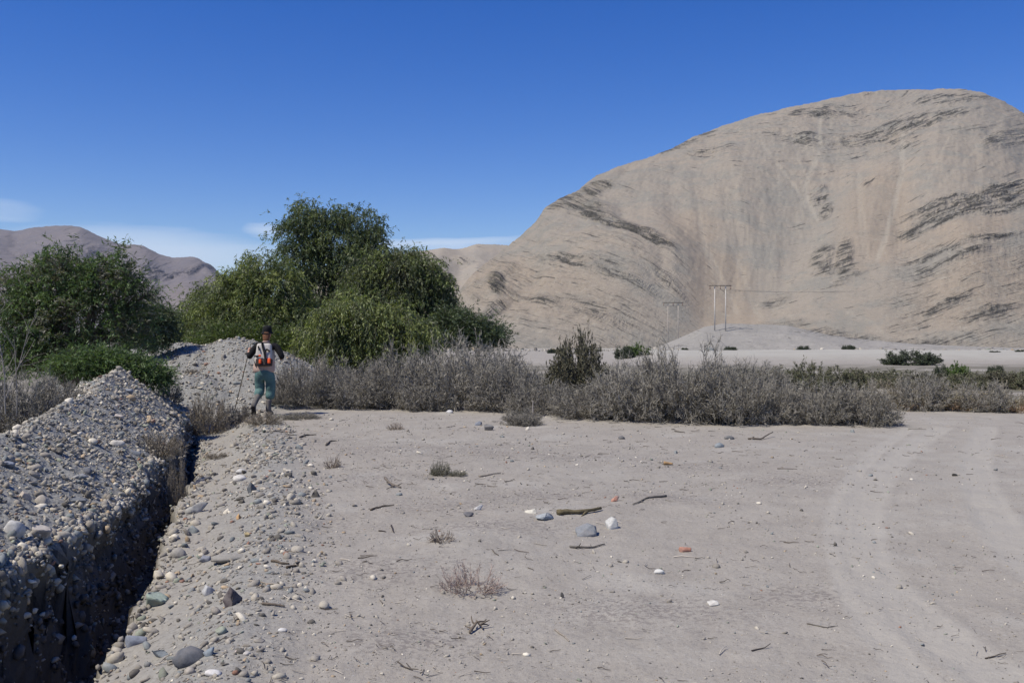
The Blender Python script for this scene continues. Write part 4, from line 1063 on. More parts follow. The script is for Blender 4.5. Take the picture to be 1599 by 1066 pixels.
# ------------------------------------------------------------------ trees
def crown_mesh(name, blobs, origin, seed, n_clumps, strands, leaves, leaf_len, leaf_w, droop, palette, r0=0, clump_r=.32, strand_len=(.25, .7), inner=.25, twig=.008, gap=.0, cover=1.0):
    """blobs: (x, y, z, rx, ry, rz) in world metres. Clumps of hanging sprays spread through each ellipsoid, thickest in its outer shell."""
    r = np.random.default_rng(seed)
    B = np.array(blobs, float); vol = (B[:, 3] * B[:, 4] * B[:, 5]) ** (2 / 3); vol /= vol.sum()
    cnt = np.maximum((vol * n_clumps).astype(int), 3)
    cc = []; nn = []
    for b, c in zip(B, cnt):
        d = unit(r.normal(size=(c, 3))); d[:, 2] = np.where(d[:, 2] < -.5, -d[:, 2], d[:, 2])
        rad = np.where(r.uniform(0, 1, c) < inner, r.uniform(.3, .8, c), r.uniform(.80, 1.0, c))
        wob = 1 + .12 * perlin(d[:, 0] * 2.3 + seed, d[:, 2] * 2.3 + d[:, 1] * 1.7, seed)
        cc.append(b[:3] + d * b[3:] * (rad * wob)[:, None]); nn.append(d)
    cc = np.concatenate(cc); nn = np.concatenate(nn)
    if gap > 0:
        keep = r.uniform(0, 1, len(cc)) > gap; cc = cc[keep]; nn = nn[keep]
    nc = len(cc); ctone = r.uniform(0, 1, nc); csz = r.uniform(.5, 1.45, nc) * clump_r
    # strands
    ci = np.repeat(np.arange(nc), strands); ns = len(ci)
    s0 = cc[ci] + np.clip(r.normal(0, 1, (ns, 3)), -1.6, 1.6) * csz[ci][:, None] * np.array([.55, .55, .45])
    out = nn[ci] * np.array([1, 1, .3]) * .8 + r.normal(0, .6, (ns, 3)); out[:, 2] += .35 - droop * .6
    L = r.uniform(*strand_len, ns)
    P = np.zeros((ns, 4, 3)); P[:, 0] = s0; d = unit(out)
    for k in range(3):
        P[:, k + 1] = P[:, k] + d * (L / 3)[:, None]
        d = unit(d + np.array([0, 0, -droop * .95]) + r.normal(0, .12, (ns, 3)))
    parts = []
    V, F = ribbons(P, np.full(ns, twig), np.full(ns, twig * .5), r)
    pal = np.array(palette)
    parts.append((V, F, np.array([0.10, 0.09, 0.055])))
    li = np.repeat(np.arange(ns), leaves); nl = len(li)
    t = r.uniform(.05, 1.0, nl) * 3; k = np.minimum(t.astype(int), 2); f = (t - k)[:, None]
    c = P[li, k] * (1 - f) + P[li, k + 1] * f
    ax = unit(P[li, k + 1] - P[li, k]) * .7 + unit(r.normal(size=(nl, 3))) * .8; ax[:, 2] -= droop * .5
    V, F = diamonds(c, unit(ax), unit(r.normal(size=(nl, 3))), leaf_len * r.uniform(.6, 1.25, nl), leaf_w * r.uniform(.7, 1.2, nl))
    tone = ctone[ci[li]]; which = np.clip((tone * len(pal)).astype(int), 0, len(pal) - 1)
    col = pal[which] * r.uniform(.68, 1.35, (nl, 1))
    parts.append((V, F, np.repeat(col, 4, 0)))
    V, F, C = merge(parts)
    return mesh_np(name, V - np.array(origin), F, cols=C), cc

def limb_mesh(name, origin, root, blobs, seed, r0=.16, extra=3, starts=3):
    """trunk with limbs that reach into every part of the crown"""
    r = np.random.default_rng(seed); Vs = []
    parts = []
    root = np.array(root, float); fork = root + np.array([0, 0, .7])
    def limb(a, b, w0, w1, n=7, sag=.2):
        t = np.linspace(0, 1, n)[:, None]
        P = a * (1 - t) + b * t + np.array([0, 0, 1]) * (np.sin(t * math.pi) * sag)
        P[1:-1] += r.normal(0, .05, (n - 2, 3)) * np.linalg.norm(b - a) * .35
        V, F = tubes(P[None], np.array([w0 * 2]), np.array([w1 * 2]), 7)
        parts.append((V, F, np.array([1., 1, 1])))
        return P
    limb(root, fork, r0 * 1.25, r0, 4, 0)
    for b in blobs:
        c = np.array(b[:3])
        P = limb(fork, c, r0 * .7, r0 * .22)
        for _ in range(extra):
            q = P[r.integers(3, 6)]
            e = c + unit(r.normal(size=3)) * np.array(b[3:]) * .85
            limb(q, e, r0 * .2, r0 * .05, 5, .1)
    V, F, C = merge(parts)
    return mesh_np(name, V - np.array(origin), F, smooth=True)

def tree(name, label, px_blobs, Y, seed, root_px, palette, thick=.8, n_clumps=380, strands=11, leaves=9, leaf=(.13, .036), droop=.8, group=None, trunk=True, cat='tree', **kw):
    blobs = []
    for b in px_blobs:
        px, py, rx, ry = b[:4]; dy = b[4] if len(b) > 4 else 0
        y = Y + dy; s = y / FPX
        blobs.append(((px - 799.5) * s, y, EYE + (HOR - py) * s, rx * s, (rx + ry) * .5 * s * thick, ry * s))
    rx_ = (root_px - 799.5) / FPX * Y
    z0 = land1(rx_, Y)
    root = D.objects.new(name, None); COL.objects.link(root); root.location = (rx_, Y, z0); root.empty_display_size = .3
    root['label'] = label; root['category'] = cat
    if group: root['group'] = group
    me, cc = crown_mesh('crown', blobs, (rx_, Y, z0), seed, n_clumps, strands, leaves, leaf[0], leaf[1], droop, palette, **kw)
    link('crown', me, M_LEAF, parent=root)
    if trunk:
        link('trunk', limb_mesh('trunk', (rx_, Y, z0), (rx_, Y, z0 - .1), blobs, seed + 1, r0=kw.get('r0', .16)), M_BARK, parent=root)
    return root

PEPPER = [(0.124, 0.156, 0.063), (0.164, 0.200, 0.074), (0.202, 0.238, 0.079), (0.147, 0.166, 0.087), (0.233, 0.267, 0.085)]
PDARK = [(0.070, 0.099, 0.060), (0.094, 0.128, 0.070), (0.119, 0.149, 0.079)]
WILLOW = [(0.074, 0.113, 0.051), (0.101, 0.153, 0.060), (0.127, 0.191, 0.072), (0.174, 0.172, 0.136)]
GP = 'pepper trees standing behind the walker'
tree('pepper_tree', 'tallest dark green pepper tree, its top rising above all other trees against the sky',
     [(476, 342, 26, 26), (456, 380, 18, 38), (474, 410, 34, 46), (515, 356, 26, 22), (546, 345, 18, 16), (575, 350, 18, 22), (580, 392, 14, 34), (530, 395, 46, 40), (556, 425, 38, 44), (500, 470, 56, 56), (560, 490, 54, 46)],
     38, 21, 520, PDARK + PEPPER[:2], n_clumps=430, strands=22, leaves=9, droop=.75, clump_r=.40, gap=.12, strand_len=(.2, .5), group=GP, inner=.2)
tree('pepper_tree', 'broad light green pepper tree left of the tallest one, above the gravel mound',
     [(404, 414, 18, 20), (372, 448, 30, 36), (420, 470, 58, 60), (385, 500, 60, 60), (450, 520, 60, 56), (345, 500, 38, 46), (355, 530, 50, 36)],
     35, 22, 400, PEPPER, n_clumps=330, strands=22, leaves=9, droop=.8, clump_r=.40, gap=.12, strand_len=(.2, .55))
tree('pepper_tree', 'small rounded pepper tree at the left end beside the gap with far trees',
     [(325, 476, 24, 26), (312, 510, 32, 34), (340, 515, 36, 36), (300, 530, 24, 26)],
     37, 23, 322, PEPPER, n_clumps=130, strands=22, leaves=12, droop=.7, clump_r=.4, group=GP)
tree('pepper_tree', 'wide rounded pepper tree at the right end of the group, before the hill',
     [(640, 436, 48, 42), (600, 440, 46, 46), (670, 458, 32, 42), (655, 490, 48, 44), (610, 490, 56, 52), (570, 480, 40, 44), (683, 480, 16, 26), (585, 410, 16, 10), (627, 404, 18, 9), (560, 452, 30, 34)],
     34, 24, 620, PEPPER[:4] + [(0.075, 0.085, 0.05)], n_clumps=390, strands=22, leaves=9, droop=.9, clump_r=.4, gap=.12, strand_len=(.22, .6), group=GP)
tree('pepper_tree', 'low weeping pepper tree in front of the others, hanging over the grey shrubs',
     [(545, 505, 50, 36), (600, 520, 52, 34), (520, 535, 46, 32), (565, 548, 50, 26), (640, 530, 30, 22)],
     30, 25, 560, PEPPER[1:], n_clumps=260, strands=20, leaves=9, droop=1.0, clump_r=.4, group=GP, strand_len=(.3, .8))
tree('dark_bush', 'dark green bush between the wide right pepper tree and the hill foot',
     [(705, 515, 26, 22), (735, 523, 30, 20), (690, 530, 40, 24), (765, 532, 22, 14)],
     33, 26, 720, PDARK, n_clumps=200, strands=12, leaves=10, droop=.2, trunk=False, cat='bush')
tree('green_bush', 'bright yellow green low bush under the pepper trees, left behind the walker',
     [(330, 545, 40, 14), (370, 540, 40, 16), (470, 548, 36, 18), (420, 545, 40, 20)],
     31.5, 27, 390, [(0.10, 0.135, 0.035), (0.085, 0.115, 0.035)], n_clumps=220, strands=10, leaves=10, droop=.2, trunk=False, cat='bush')
tree('willow_tree', 'bushy dark green tree filling the left edge behind the gravel bank',
     [(112, 440, 62, 32), (60, 460, 50, 42), (160, 450, 48, 36), (195, 475, 34, 40), (110, 500, 90, 56), (40, 520, 56, 60), (185, 525, 46, 50), (100, 560, 90, 40), (10, 480, 40, 46), (20, 570, 46, 40),
      (72, 414, 20, 12), (106, 400, 18, 14), (132, 410, 16, 12), (180, 404, 18, 14), (178, 425, 22, 18), (40, 428, 14, 10), (205, 440, 18, 14), (225, 462, 10, 10)],
     18.5, 28, 110, WILLOW, n_clumps=700, strands=11, leaves=9, leaf=(.085, .022), droop=.25, clump_r=.20, gap=.14, strand_len=(.12, .34), twig=.006, inner=.3, r0=.08)
tree('willow_tree', 'low fresh green bush spilling over the first gravel heap from behind',
     [(130, 574, 46, 15), (170, 572, 44, 14), (205, 579, 36, 12), (232, 588, 24, 9), (250, 597, 12, 6)],
     17.2, 29, 170, WILLOW[:3], n_clumps=330, strands=9, leaves=12, leaf=(.075, .018), droop=.3, clump_r=.15, strand_len=(.12, .32), twig=.006, trunk=False, cat='bush')
tree('dark_bush', 'dark dull green bush just right of the left tree',
     [(238, 505, 22, 22), (225, 530, 26, 26), (252, 520, 14, 14)], 24, 30, 235, PDARK, n_clumps=150, strands=10, leaves=11, leaf=(.09, .025), droop=.2, clump_r=.2, strand_len=(.15, .4), trunk=False, cat='bush')
for i, (px, py, rx, ry, Y, lab) in enumerate([(232, 508, 26, 16, 75, 'far dark tree seen in the gap, left one'), (262, 510, 16, 13, 80, 'far dark tree seen in the gap, middle one'), (285, 512, 16, 12, 82, 'far dark tree seen in the gap, right one'),
                                         (205, 514, 22, 14, 85, 'far dark tree half hidden behind the left tree')]):
    tree('far_tree', lab, [(px, py, rx, ry), (px + 6, py + 6, rx, ry * .9)], Y, 40 + i, px, [(0.040, 0.052, 0.040), (0.052, 0.062, 0.046)], n_clumps=90, strands=10, leaves=8, leaf=(.3, .12), droop=.2,
         clump_r=.5, strand_len=(.4, .9), twig=.02, group='far trees in the gap')
# bare pale branches at the left edge
def bare_branches():
    r = np.random.default_rng(3)
    b = at(4, 12.0)
    n = 5; st = np.array([b.x, b.y, b.z + .3])[None] + r.normal(0, .05, (n, 3))
    dr = np.stack([r.normal(.08, .14, n), r.normal(0, .2, n), np.ones(n)], 1)
    P = grow(st, dr, r.uniform(1.0, 1.75, n), 6, r, .08)
    V, F = tubes(P, np.full(n, .018), np.full(n, .004), 5)
    pi = r.integers(0, n, 60); k = r.integers(2, 6, 60)
    P1 = grow(P[pi, k], unit(P[pi, k] - P[pi, k - 1]) + r.normal(0, .35, (60, 3)), r.uniform(.15, .45, 60), 3, r, .15)
    V1, F1 = tubes(P1, np.full(60, .007), np.full(60, .003), 3)
    V, F, C = merge([(V, F, np.array([.26, .24, .215])), (V1, F1, np.array([.24, .22, .20]))])
    V = V - np.array([b.x, b.y, b.z])
    link('bare_branches', mesh_np('bare_branches', V, F, cols=C), M_TWIG, label='bare pale upright branches at the left edge before the dark green tree', cat='dead branches', loc=b)
bare_branches()

# ------------------------------------------------------------------ small plants
TUFT = [make_shrub('grass_tuft', 1100 + k, 1.0, 1.0, 70, 4, 2, .022, col=(0.38, 0.33, 0.27), col2=(0.26, 0.215, 0.17), spread=.6, wander=.12) for k in range(2)]
TUFT_G = make_shrub('grass_tuft', 1110, 1.0, 1.0, 120, 7, 3, .014, col=(0.20, 0.195, 0.14), col2=(0.15, 0.14, 0.10), spread=.5, wander=.1)
TUFT_R = make_shrub('grass_tuft', 1111, 1.0, 1.0, 80, 7, 3, .010, col=(0.42, 0.36, 0.31), col2=(0.33, 0.24, 0.20), spread=.6, wander=.1)
BR = make_shrub('dry_shrub', 1120, 1.0, 1.0, 110, 12, 5, .010, col=(0.29, 0.255, 0.20), col2=(0.18, 0.15, 0.11), spread=.5)
shrub(TUFT_R, 735, 935, 866, 58, 'pale reddish dry grass tuft, the largest one on the open sand', cat='grass tuft')
shrub(TUFT_G, 688, 744, 716, 20, 'small grey green grass tuft in the middle distance on the sand', cat='grass tuft')
shrub(TUFT_G, 715, 745, 732, 18, 'flat dark grass patch touching the grey green tuft on its right', cat='grass tuft')
shrub(TUFT[0], 519, 732, 707, 16, 'small pale round grass tuft on the left part of the sand', cat='grass tuft')
shrub(TUFT[1], 690, 850, 818, 24, 'thin pale grass tuft behind the largest tuft', cat='grass tuft')
shrub(TUFT[0], 617, 672, 657, 16, 'flat yellowish grass tuft near the grey shrubs', cat='grass tuft')
shrub(SHRUBS[0], 815, 666, 634, 36, 'low dry grey bush with a pale upright stem before the shrubs', cat='shrub')
shrub(BR, 322, 0, 606, 44, 'brownish dry shrub growing in the trench', Y=18.4)
shrub(BR, 372, 0, 626, 30, 'small brown dry shrub between the trench and the walker', Y=19.4)
shrub(BR, 338, 0, 706, 24, 'small brown dry shrub low in the trench', Y=14.2)
shrub(BR, 246, 0, 668, 46, 'sprawling dry grey shrub hanging over the trench edge', Y=12.0)
shrub(BR, 276, 0, 698, 20, 'dry grey twigs falling into the trench below the sprawling shrub', Y=11.2)
shrub(BR, 412, 664, 640, 34, 'flat dry brush on the ground at the walker boots', name='dry_brush')
shrub(SHRUBS[2], 470, 656, 642, 34, 'flat grey brush on the ground right of the walker boots', name='dry_brush')
shrub(SHRUBS[1], 440, 0, 600, 26, 'small grey dry shrub right beside the walker legs', Y=21.4)
shrub(BR, 300, 0, 575, 14, 'small dry bush on the side of the far gravel mound', Y=22.6)
shrub(BR, 262, 0, 592, 26, 'brown dry bush where the far mound meets the first heap', Y=19.6)

# ------------------------------------------------------------------ sticks
M_WOOD = NT('weathered_wood'); _o = M_WOOD.obj(); _m = M_WOOD.n.new('ShaderNodeMapping'); _m.inputs['Scale'].default_value = (3, 30, 30); M_WOOD.l.new(_o, _m.inputs[0])
_n = M_WOOD.noise(3, 5, .6, _m.outputs[0]); _oi = M_WOOD.n.new('ShaderNodeObjectInfo')
M_WOOD.base(M_WOOD.mix(1.0, _oi.outputs['Color'], M_WOOD.rng(_n, .3, .7, .6, 1.3), 'MULTIPLY')); M_WOOD.bump(_n, .8, .006); M_WOOD = M_WOOD.m
def stick(name, pts, w, colr, label, cat='stick', lift=None, knots=0, group=None, seed=0, taper=.45):
    """a stick lying along ground points given in the photograph"""
    r = np.random.default_rng(seed + 900)
    W3 = [hit(*p) for p in pts]
    P = np.array([[q.x, q.y, 0] for q in W3]); n = max(8, 4 * len(P))
    t = np.linspace(0, len(P) - 1, n); i = np.arange(len(P))
    Q = np.stack([np.interp(t, i, P[:, 0]), np.interp(t, i, P[:, 1])], 1)
    jt = r.normal(0, 1, (n, 2))
    for _ in range(2): jt[1:-1] = (jt[:-2] + jt[1:-1] + jt[2:]) / 3
    Ls = np.hypot(*(Q[-1] - Q[0])) / n
    Q += jt * min(w * .4, Ls * .45)
    z = land(Q[:, 0], Q[:, 1]) + w * .45
    if lift is not None: z = z + np.interp(np.linspace(0, 1, n), np.linspace(0, 1, len(lift)), lift)
    P3 = np.concatenate([Q, z[:, None]], 1)
    rad = w * (1 - (1 - taper) * np.linspace(0, 1, n)) * (1 + .08 * r.normal(size=n))
    V, F = tubes(P3[None], np.array([1.]), np.array([1.]), 8)
    c = np.repeat(P3, 8, 0); V = c + (V - c) * np.repeat(rad, 8)[:, None] * 1.0
    parts = [(V, F, np.ones(3))]
    for k in range(knots):
        j = r.integers(2, n - 2); L = r.uniform(1.5, 4) * w
        S = grow(P3[j:j + 1], np.array([[r.normal(), r.normal(), .12]]), np.array([L]), 3, r, .2)
        v, f = tubes(S, np.array([w * .6]), np.array([w * .25]), 5); parts.append((v, f, np.ones(3)))
    V, F, C = merge(parts)
    caps = [np.array([list(range(8))[::-1]]), np.array([[(n - 1) * 8 + k for k in range(8)]])]
    o0 = P3[0]
    me = mesh_np(name, V - o0, [F] + caps, smooth=True)
    o = link(name, me, M_WOOD, label=label, cat=cat, group=group, loc=o0)
    o.color = (*colr, 1)
    return o
WC = (0.135, 0.105, 0.065); WG = (0.15, 0.135, 0.115); WP = (0.30, 0.26, 0.21)
stick('log', [(874, 804), (905, 803), (938, 797)], .050, (0.14, 0.115, 0.065), 'thick olive brown broken branch, the largest wood on the sand', 'branch', seed=1, knots=1, taper=.5)
stick('stick', [(1040, 776), (1010, 779), (988, 789)], .022, WG, 'grey stick slanting right of the salmon pink stone', 'stick', seed=2, knots=1)
stick('stick', [(890, 856), (915, 857), (943, 852)], .020, WG, 'thin grey branch in front of the large blue grey rock', 'stick', seed=3, knots=3)
stick('stick', [(580, 798), (595, 792), (615, 789)], .020, (0.11, 0.085, 0.06), 'curved dark stick left of the white pointed stone', 'stick', seed=4)
stick('stick', [(425, 878), (440, 882), (452, 882)], .022, (0.13, 0.105, 0.08), 'short brown stick on the sand right of the long slab', 'stick', seed=5)
stick('stick', [(445, 889), (462, 885), (474, 880)], .018, (0.09, 0.07, 0.05), 'short dark stick crossing near the short brown one', 'stick', seed=6)
stick('stick', [(388, 908), (415, 913), (440, 918), (466, 918)], .012, WP, 'long thin pale twig right of the dark purplish block', 'stick', seed=7, knots=2)
stick('stick', [(408, 945), (425, 946), (442, 948)], .020, (0.16, 0.13, 0.10), 'brown stick lying right of the dark purplish block', 'stick', seed=8)
stick('stick', [(592, 830), (604, 831)], .014, (0.07, 0.06, 0.055), 'tiny dark stick left part of a crossed pair', 'stick', seed=9)
stick('stick', [(611, 822), (613, 832)], .016, (0.06, 0.05, 0.05), 'tiny dark stub standing beside its pair', 'stick', seed=10)
stick('stick', [(508, 696), (515, 690), (526, 689)], .030, (0.10, 0.085, 0.07), 'bent dark stick on the left sand near the walker', 'stick', seed=11)
stick('stick', [(425, 674), (450, 676), (462, 675)], .022, (0.11, 0.095, 0.08), 'long thin dark twig closest to the walker', 'stick', seed=12, knots=3)
stick('stick', [(470, 684), (480, 680), (492, 680)], .03, (0.10, 0.085, 0.07), 'forked dark twig right of the long thin dark one', 'stick', seed=13, knots=3)
stick('stick', [(1168, 686), (1190, 687), (1205, 682)], .035, (0.15, 0.125, 0.10), 'stick with a raised end behind the bluish rounded rock', 'stick', seed=14, lift=[0, 0, .06])
stick('stick', [(1055, 674), (1070, 676)], .028, WG, 'short pale grey stick before the tall shrub below the poles', 'stick', seed=15)
stick('stick', [(866, 985), (888, 1002)], .011, WP, 'straight pale straw slanting on the foreground sand', 'stick', seed=16)
stick('stick', [(768, 860), (778, 869)], .012, (0.14, 0.12, 0.10), 'short stick behind the largest grass tuft', 'stick', seed=17)
stick('root', [(733, 990), (745, 983), (754, 985)], .022, (0.16, 0.13, 0.10), 'gnarled piece of root in the foreground sand', 'root', seed=18, knots=6, lift=[0, .03, .0])
stick('root', [(600, 755), (612, 760), (628, 762)], .03, (0.17, 0.145, 0.12), 'gnarled dry root left of the grey green tuft', 'root', seed=19, knots=6, lift=[.05, .02, .0])
stick('stick', [(748, 745), (765, 742), (780, 739)], .022, WP, 'pale thin stick right of the grey green tuft', 'stick', seed=20)
stick('stick', [(1260, 975), (1290, 981), (1308, 978)], .008, WG, 'thin dry twig near the tyre tracks in the foreground', 'stick', seed=21, knots=1)
stick('pale_stem', [(832, 662), (833, 661)], .03, (.30, .27, .24), 'pale upright dead stem in the low bush before the shrubs', 'dead stem', lift=[0, .42], seed=22)
stick('bark_piece', [(1038, 726), (1050, 727)], .05, (0.34, 0.22, 0.11), 'orange brown bark piece lying on the sand', 'bark piece', seed=23)

def litter():
    r = np.random.default_rng(31)
    n = 5200
    Y = 4.3 + 15 * r.uniform(0, 1, n) ** 1.4; X = r.uniform(-.45, .56, n) * Y
    p = fbm(X * .5, Y * .8, 3, 801) - .20 * sstep(1.8, 4, X) + .15 * np.exp(-((Y - 9.5) / 2.5) ** 2) * sstep(2.5, .5, X)
    ok = (X > wall_x(Y) + .4) & (p + r.uniform(-.4, .4, n) > .08)
    X, Y = X[ok], Y[ok]; n = len(X)
    L = np.exp(r.normal(math.log(.035), .55, n)) * (.55 + .09 * Y); az = r.normal(0, .9, n)
    st = np.stack([X, Y, np.zeros(n)], 1)
    P = grow(st, np.stack([np.cos(az), np.sin(az), 0 * az], 1), L, 3, r, .18)
    P[..., 2] = land(P[..., 0].ravel(), P[..., 1].ravel()).reshape(P.shape[:2]) + .004 + np.abs(r.normal(0, .006, P.shape[:2]))
    w = np.clip(L * .07, .0018, .010)
    V, F = tubes(P, w, w * .5, 4)
    tone = r.uniform(0, 1, n); cc = np.where((tone < .62)[:, None], np.array([.11, .092, .075]) , np.array([.40, .36, .30])) * r.uniform(.6, 1.3, (n, 1))
    me = mesh_np('twig_litter', V, F, cols=np.repeat(cc, 16, 0))
    link('twig_litter', me, M_TWIG, kind='stuff')
litter()

# ------------------------------------------------------------------ power poles
M_POLE = simple('pale_pole', (0.50, 0.47, 0.42), .8, .15, 2)
M_ARM = simple('dark_crossarm', (0.10, 0.09, 0.075), .8, .2, 2)
M_CERAMIC = simple('insulator', (0.20, 0.13, 0.10), .3, .1, 2)
M_WIRE = simple('wire_metal', (0.10, 0.10, 0.10), .5, .1, 2)
def cyl(p0, p1, r0, r1, sides=10):
    P = np.array([[p0, p1]], float); V, F = tubes(P, np.array([r0 * 2.]), np.array([r1 * 2.]), sides)
    caps = np.array([list(range(sides))[::-1], list(range(sides, 2 * sides))])
    return V, F, caps
def cyl_obj(name, p0, p1, r0, r1, mat, parent, sides=10):
    V, F, caps = cyl(p0, p1, r0, r1, sides)
    return link(name, mesh_np(name, V, [F, caps]), mat, parent=parent)
def h_frame(px1, px2, y_top, Y, z_bot, label, rp=.19, mat=None):
    x1 = (px1 - 799.5) / FPX * Y; x2 = (px2 - 799.5) / FPX * Y
    zt = EYE + (HOR - y_top) / FPX * Y; zb = z_bot
    cx = (x1 + x2) / 2
    o = D.objects.new('power_pole', None); COL.objects.link(o); o.location = (cx, Y, zb)
    o['label'] = label; o['category'] = 'power pole'; o['group'] = 'wooden double power poles before the hill'
    H = zt - zb; h = (x2 - x1) / 2
    for s in (-h, h):
        cyl_obj('pole', (s, 0, -1), (s, 0, H + .15), rp, rp * .7, mat or M_POLE, o)
    cyl_obj('crossarm', (-h - 1.7, -.3, H), (h + 1.7, -.3, H), .13, .13, M_ARM, o, 4)
    for k in (-h - 1.5, 0, h + 1.5):
        V, F, C = [], [], []
        cyl_obj('insulator', (k, -.3, H - 1.1), (k, -.3, H - .15), .12, .12, M_CERAMIC, o, 8)
    return [(cx + k, Y - .3, zt - 1.1) for k in (-h - 1.5, 0, h + 1.5)]
A = h_frame(1116, 1133, 446, 292, 4.0, 'nearer power pole pair with two pale posts on the grey hummock')
B = h_frame(1043, 1059, 472.5, 330, -2.2, 'farther power pole pair to the left, faint before the hill', .15, simple('weathered_pole', (0.40, 0.355, 0.30), .85, .15, 2))
def wire(p, q, sag, label):
    n = 16; t = np.linspace(0, 1, n)[:, None]; P = np.array(p) * (1 - t) + np.array(q) * t; P[:, 2] -= (4 * t * (1 - t))[:, 0] * sag
    V, F = tubes(P[None], np.array([.035]), np.array([.035]), 4)
    o0 = P[0]
    link('power_line', mesh_np('power_line', V - o0, F), M_WIRE, label=label, cat='wire', group='wires of the power line', loc=o0)
for k, nm in enumerate(('left', 'middle', 'right')):
    wire(A[k], B[k], 1.6, f'{nm} wire strung between the two power pole pairs')
    wire(A[k], (A[k][0] + 30, 262, A[k][2] - 2), .6, f'{nm} wire leaving the nearer power pole pair to the right')

# ------------------------------------------------------------------ the walker
def skin(name, chains, mat, parent=None, levels=2, faces=None, smooth=True):
    """chains: list of lists of (x,y,z,r[,ry]); the first point of a later chain may repeat a point to join there"""
    pts = []; rad = []; ed = []
    def key(p): return (round(p[0], 4), round(p[1], 4), round(p[2], 4))
    idx = {}
    for ch in chains:
        prev = None
        for p in ch:
            k = key(p)
            if k not in idx:
                idx[k] = len(pts); pts.append(p[:3]); rad.append((p[3], p[4] if len(p) > 4 else p[3]))
            i = idx[k]
            if prev is not None and prev != i: ed.append((prev, i))
            prev = i
    me = D.meshes.new(name + '_cage'); me.from_pydata(pts, ed, []); me.update()
    ob = D.objects.new(name + '_cage', me); COL.objects.link(ob)
    m = ob.modifiers.new('s', 'SKIN'); m.use_smooth_shade = smooth
    sv = me.skin_vertices[0].data
    for i, (a, b) in enumerate(rad): sv[i].radius = (a, b)
    sv[0].use_root = True
    s2 = ob.modifiers.new('u', 'SUBSURF'); s2.levels = levels; s2.render_levels = levels
    dg = bpy.context.evaluated_depsgraph_get(); dg.update()
    out = D.meshes.new_from_object(ob.evaluated_get(dg)); out.name = name
    D.objects.remove(ob, do_unlink=True); D.meshes.remove(me)
    out.materials.clear()
    o = link(name, out, None, parent=parent)
    for mm in (mat if isinstance(mat, (list, tuple)) else [mat]): out.materials.append(mm)
    return o
M_SKIN = simple('skin', (0.45, 0.26, 0.19), .6, .08, 20)
M_BLACK = simple('black_cloth', (0.012, 0.012, 0.013), .9, .2, 20, .4, .004)
M_VEST = simple('beige_vest', (0.46, 0.40, 0.34), .9, .08, 9, .5, .01)
M_PINK = simple('pinkish_vest_cloth', (0.47, 0.335, 0.275), .9, .08, 9, .5, .01)
M_PANTS = simple('green_trousers', (0.095, 0.17, 0.16), .85, .25, 7, .6, .02)
M_BOOT = simple('grey_gaiter', (0.14, 0.13, 0.12), .9, .25, 14, .5, .01)
M_SOLE = simple('dark_boot', (0.035, 0.032, 0.03), .9, .3, 14)
M_HAIR = simple('auburn_hair', (0.16, 0.07, 0.035), .6, .35, 30, .8, .01)
M_ORANGE = simple('orange_pocket', (0.80, 0.11, 0.03), .6, .1, 10)
M_PACK = simple('pack_cloth', (0.47, 0.44, 0.40), .8, .08, 12, .5, .01)

px0 = hit(420, 650)
WKX, WKY = -5.08, 19.75
WKZ = land1(WKX, WKY)
walker = D.objects.new('person', None); COL.objects.link(walker)
walker.location = (WKX, WKY, WKZ)
walker['label'] = 'walker seen from behind in a beige vest, black sleeves and green trousers, one foot lifted'
walker['category'] = 'person'
# local frame: x right, y away from the camera, z up; the torso leans a little forward
HIP = (-.03, .0, .90); WA = (-.02, .02, 1.04); CHEST = (-.01, .07, 1.30); NECK = (0.0, .13, 1.50)
HEAD = (-.0, .19, 1.64)
LS = (-.19, .09, 1.42); RS = (.19, .09, 1.42)
LE = (-.335, .02, 1.17); LH = (-.385, .20, 1.31)
RE = (.345, .03, 1.18); RH = (.29, .25, 1.16)
LK = (-.115, .06, .50); LA = (-.14, -.28, .26)
RK = (.10, .06, .47); RA = (.075, -.02, .10)
body = skin('body', [
    [(*HIP, .155, .11), (*WA, .14, .105), (*CHEST, .165, .115), (*NECK, .06, .06), (0, .155, 1.56, .055), (0, .175, 1.62, .085, .095), (0, .19, 1.70, .082, .095), (0, .19, 1.755, .05, .06)],
    [(*CHEST, .165, .115), (*LS, .062), (*LE, .046), (*LH, .028)],
    [(*CHEST, .165, .115), (*RS, .062), (*RE, .046), (*RH, .028)],
    [(*HIP, .155, .11), (-.10, .01, .82, .09), (*LK, .058), (*LA, .04), (-.14, -.33, .20, .04), (-.14, -.28, .10, .03)],
    [(*HIP, .155, .11), (.08, .01, .82, .09), (*RK, .058), (*RA, .04), (.08, .02, .05, .045), (.085, .16, .035, .035)],
], [M_SKIN], walker)
shirt = skin('shirt', [
    [(*WA, .145, .11), (*CHEST, .172, .122), (0.0, .115, 1.47, .075)],
    [(*CHEST, .172, .122), (*LS, .082), (-.27, .06, 1.29, .07), (*LE, .062), (-.372, .15, 1.27, .040)],
    [(*CHEST, .172, .122), (*RS, .082), (.285, .06, 1.30, .07), (*RE, .062), (.30, .21, 1.165, .040)],
], [M_BLACK], walker)
trousers = skin('trousers', [
    [(-.02, .01, 1.0, .18, .13), (*HIP, .195, .145), (-.11, .015, .78, .13, .13), (-.125, .05, .66, .10), (-.12, .055, .60, .115), (*LK, .098), (-.12, .0, .45, .11), (-.13, -.11, .36, .07)],
    [(*HIP, .195, .145), (.095, .015, .78, .13, .13), (.11, .04, .64, .102), (.105, .045, .57, .115), (*RK, .095), (.095, .04, .39, .112), (.085, .0, .30, .068)],
], [M_PANTS], walker)
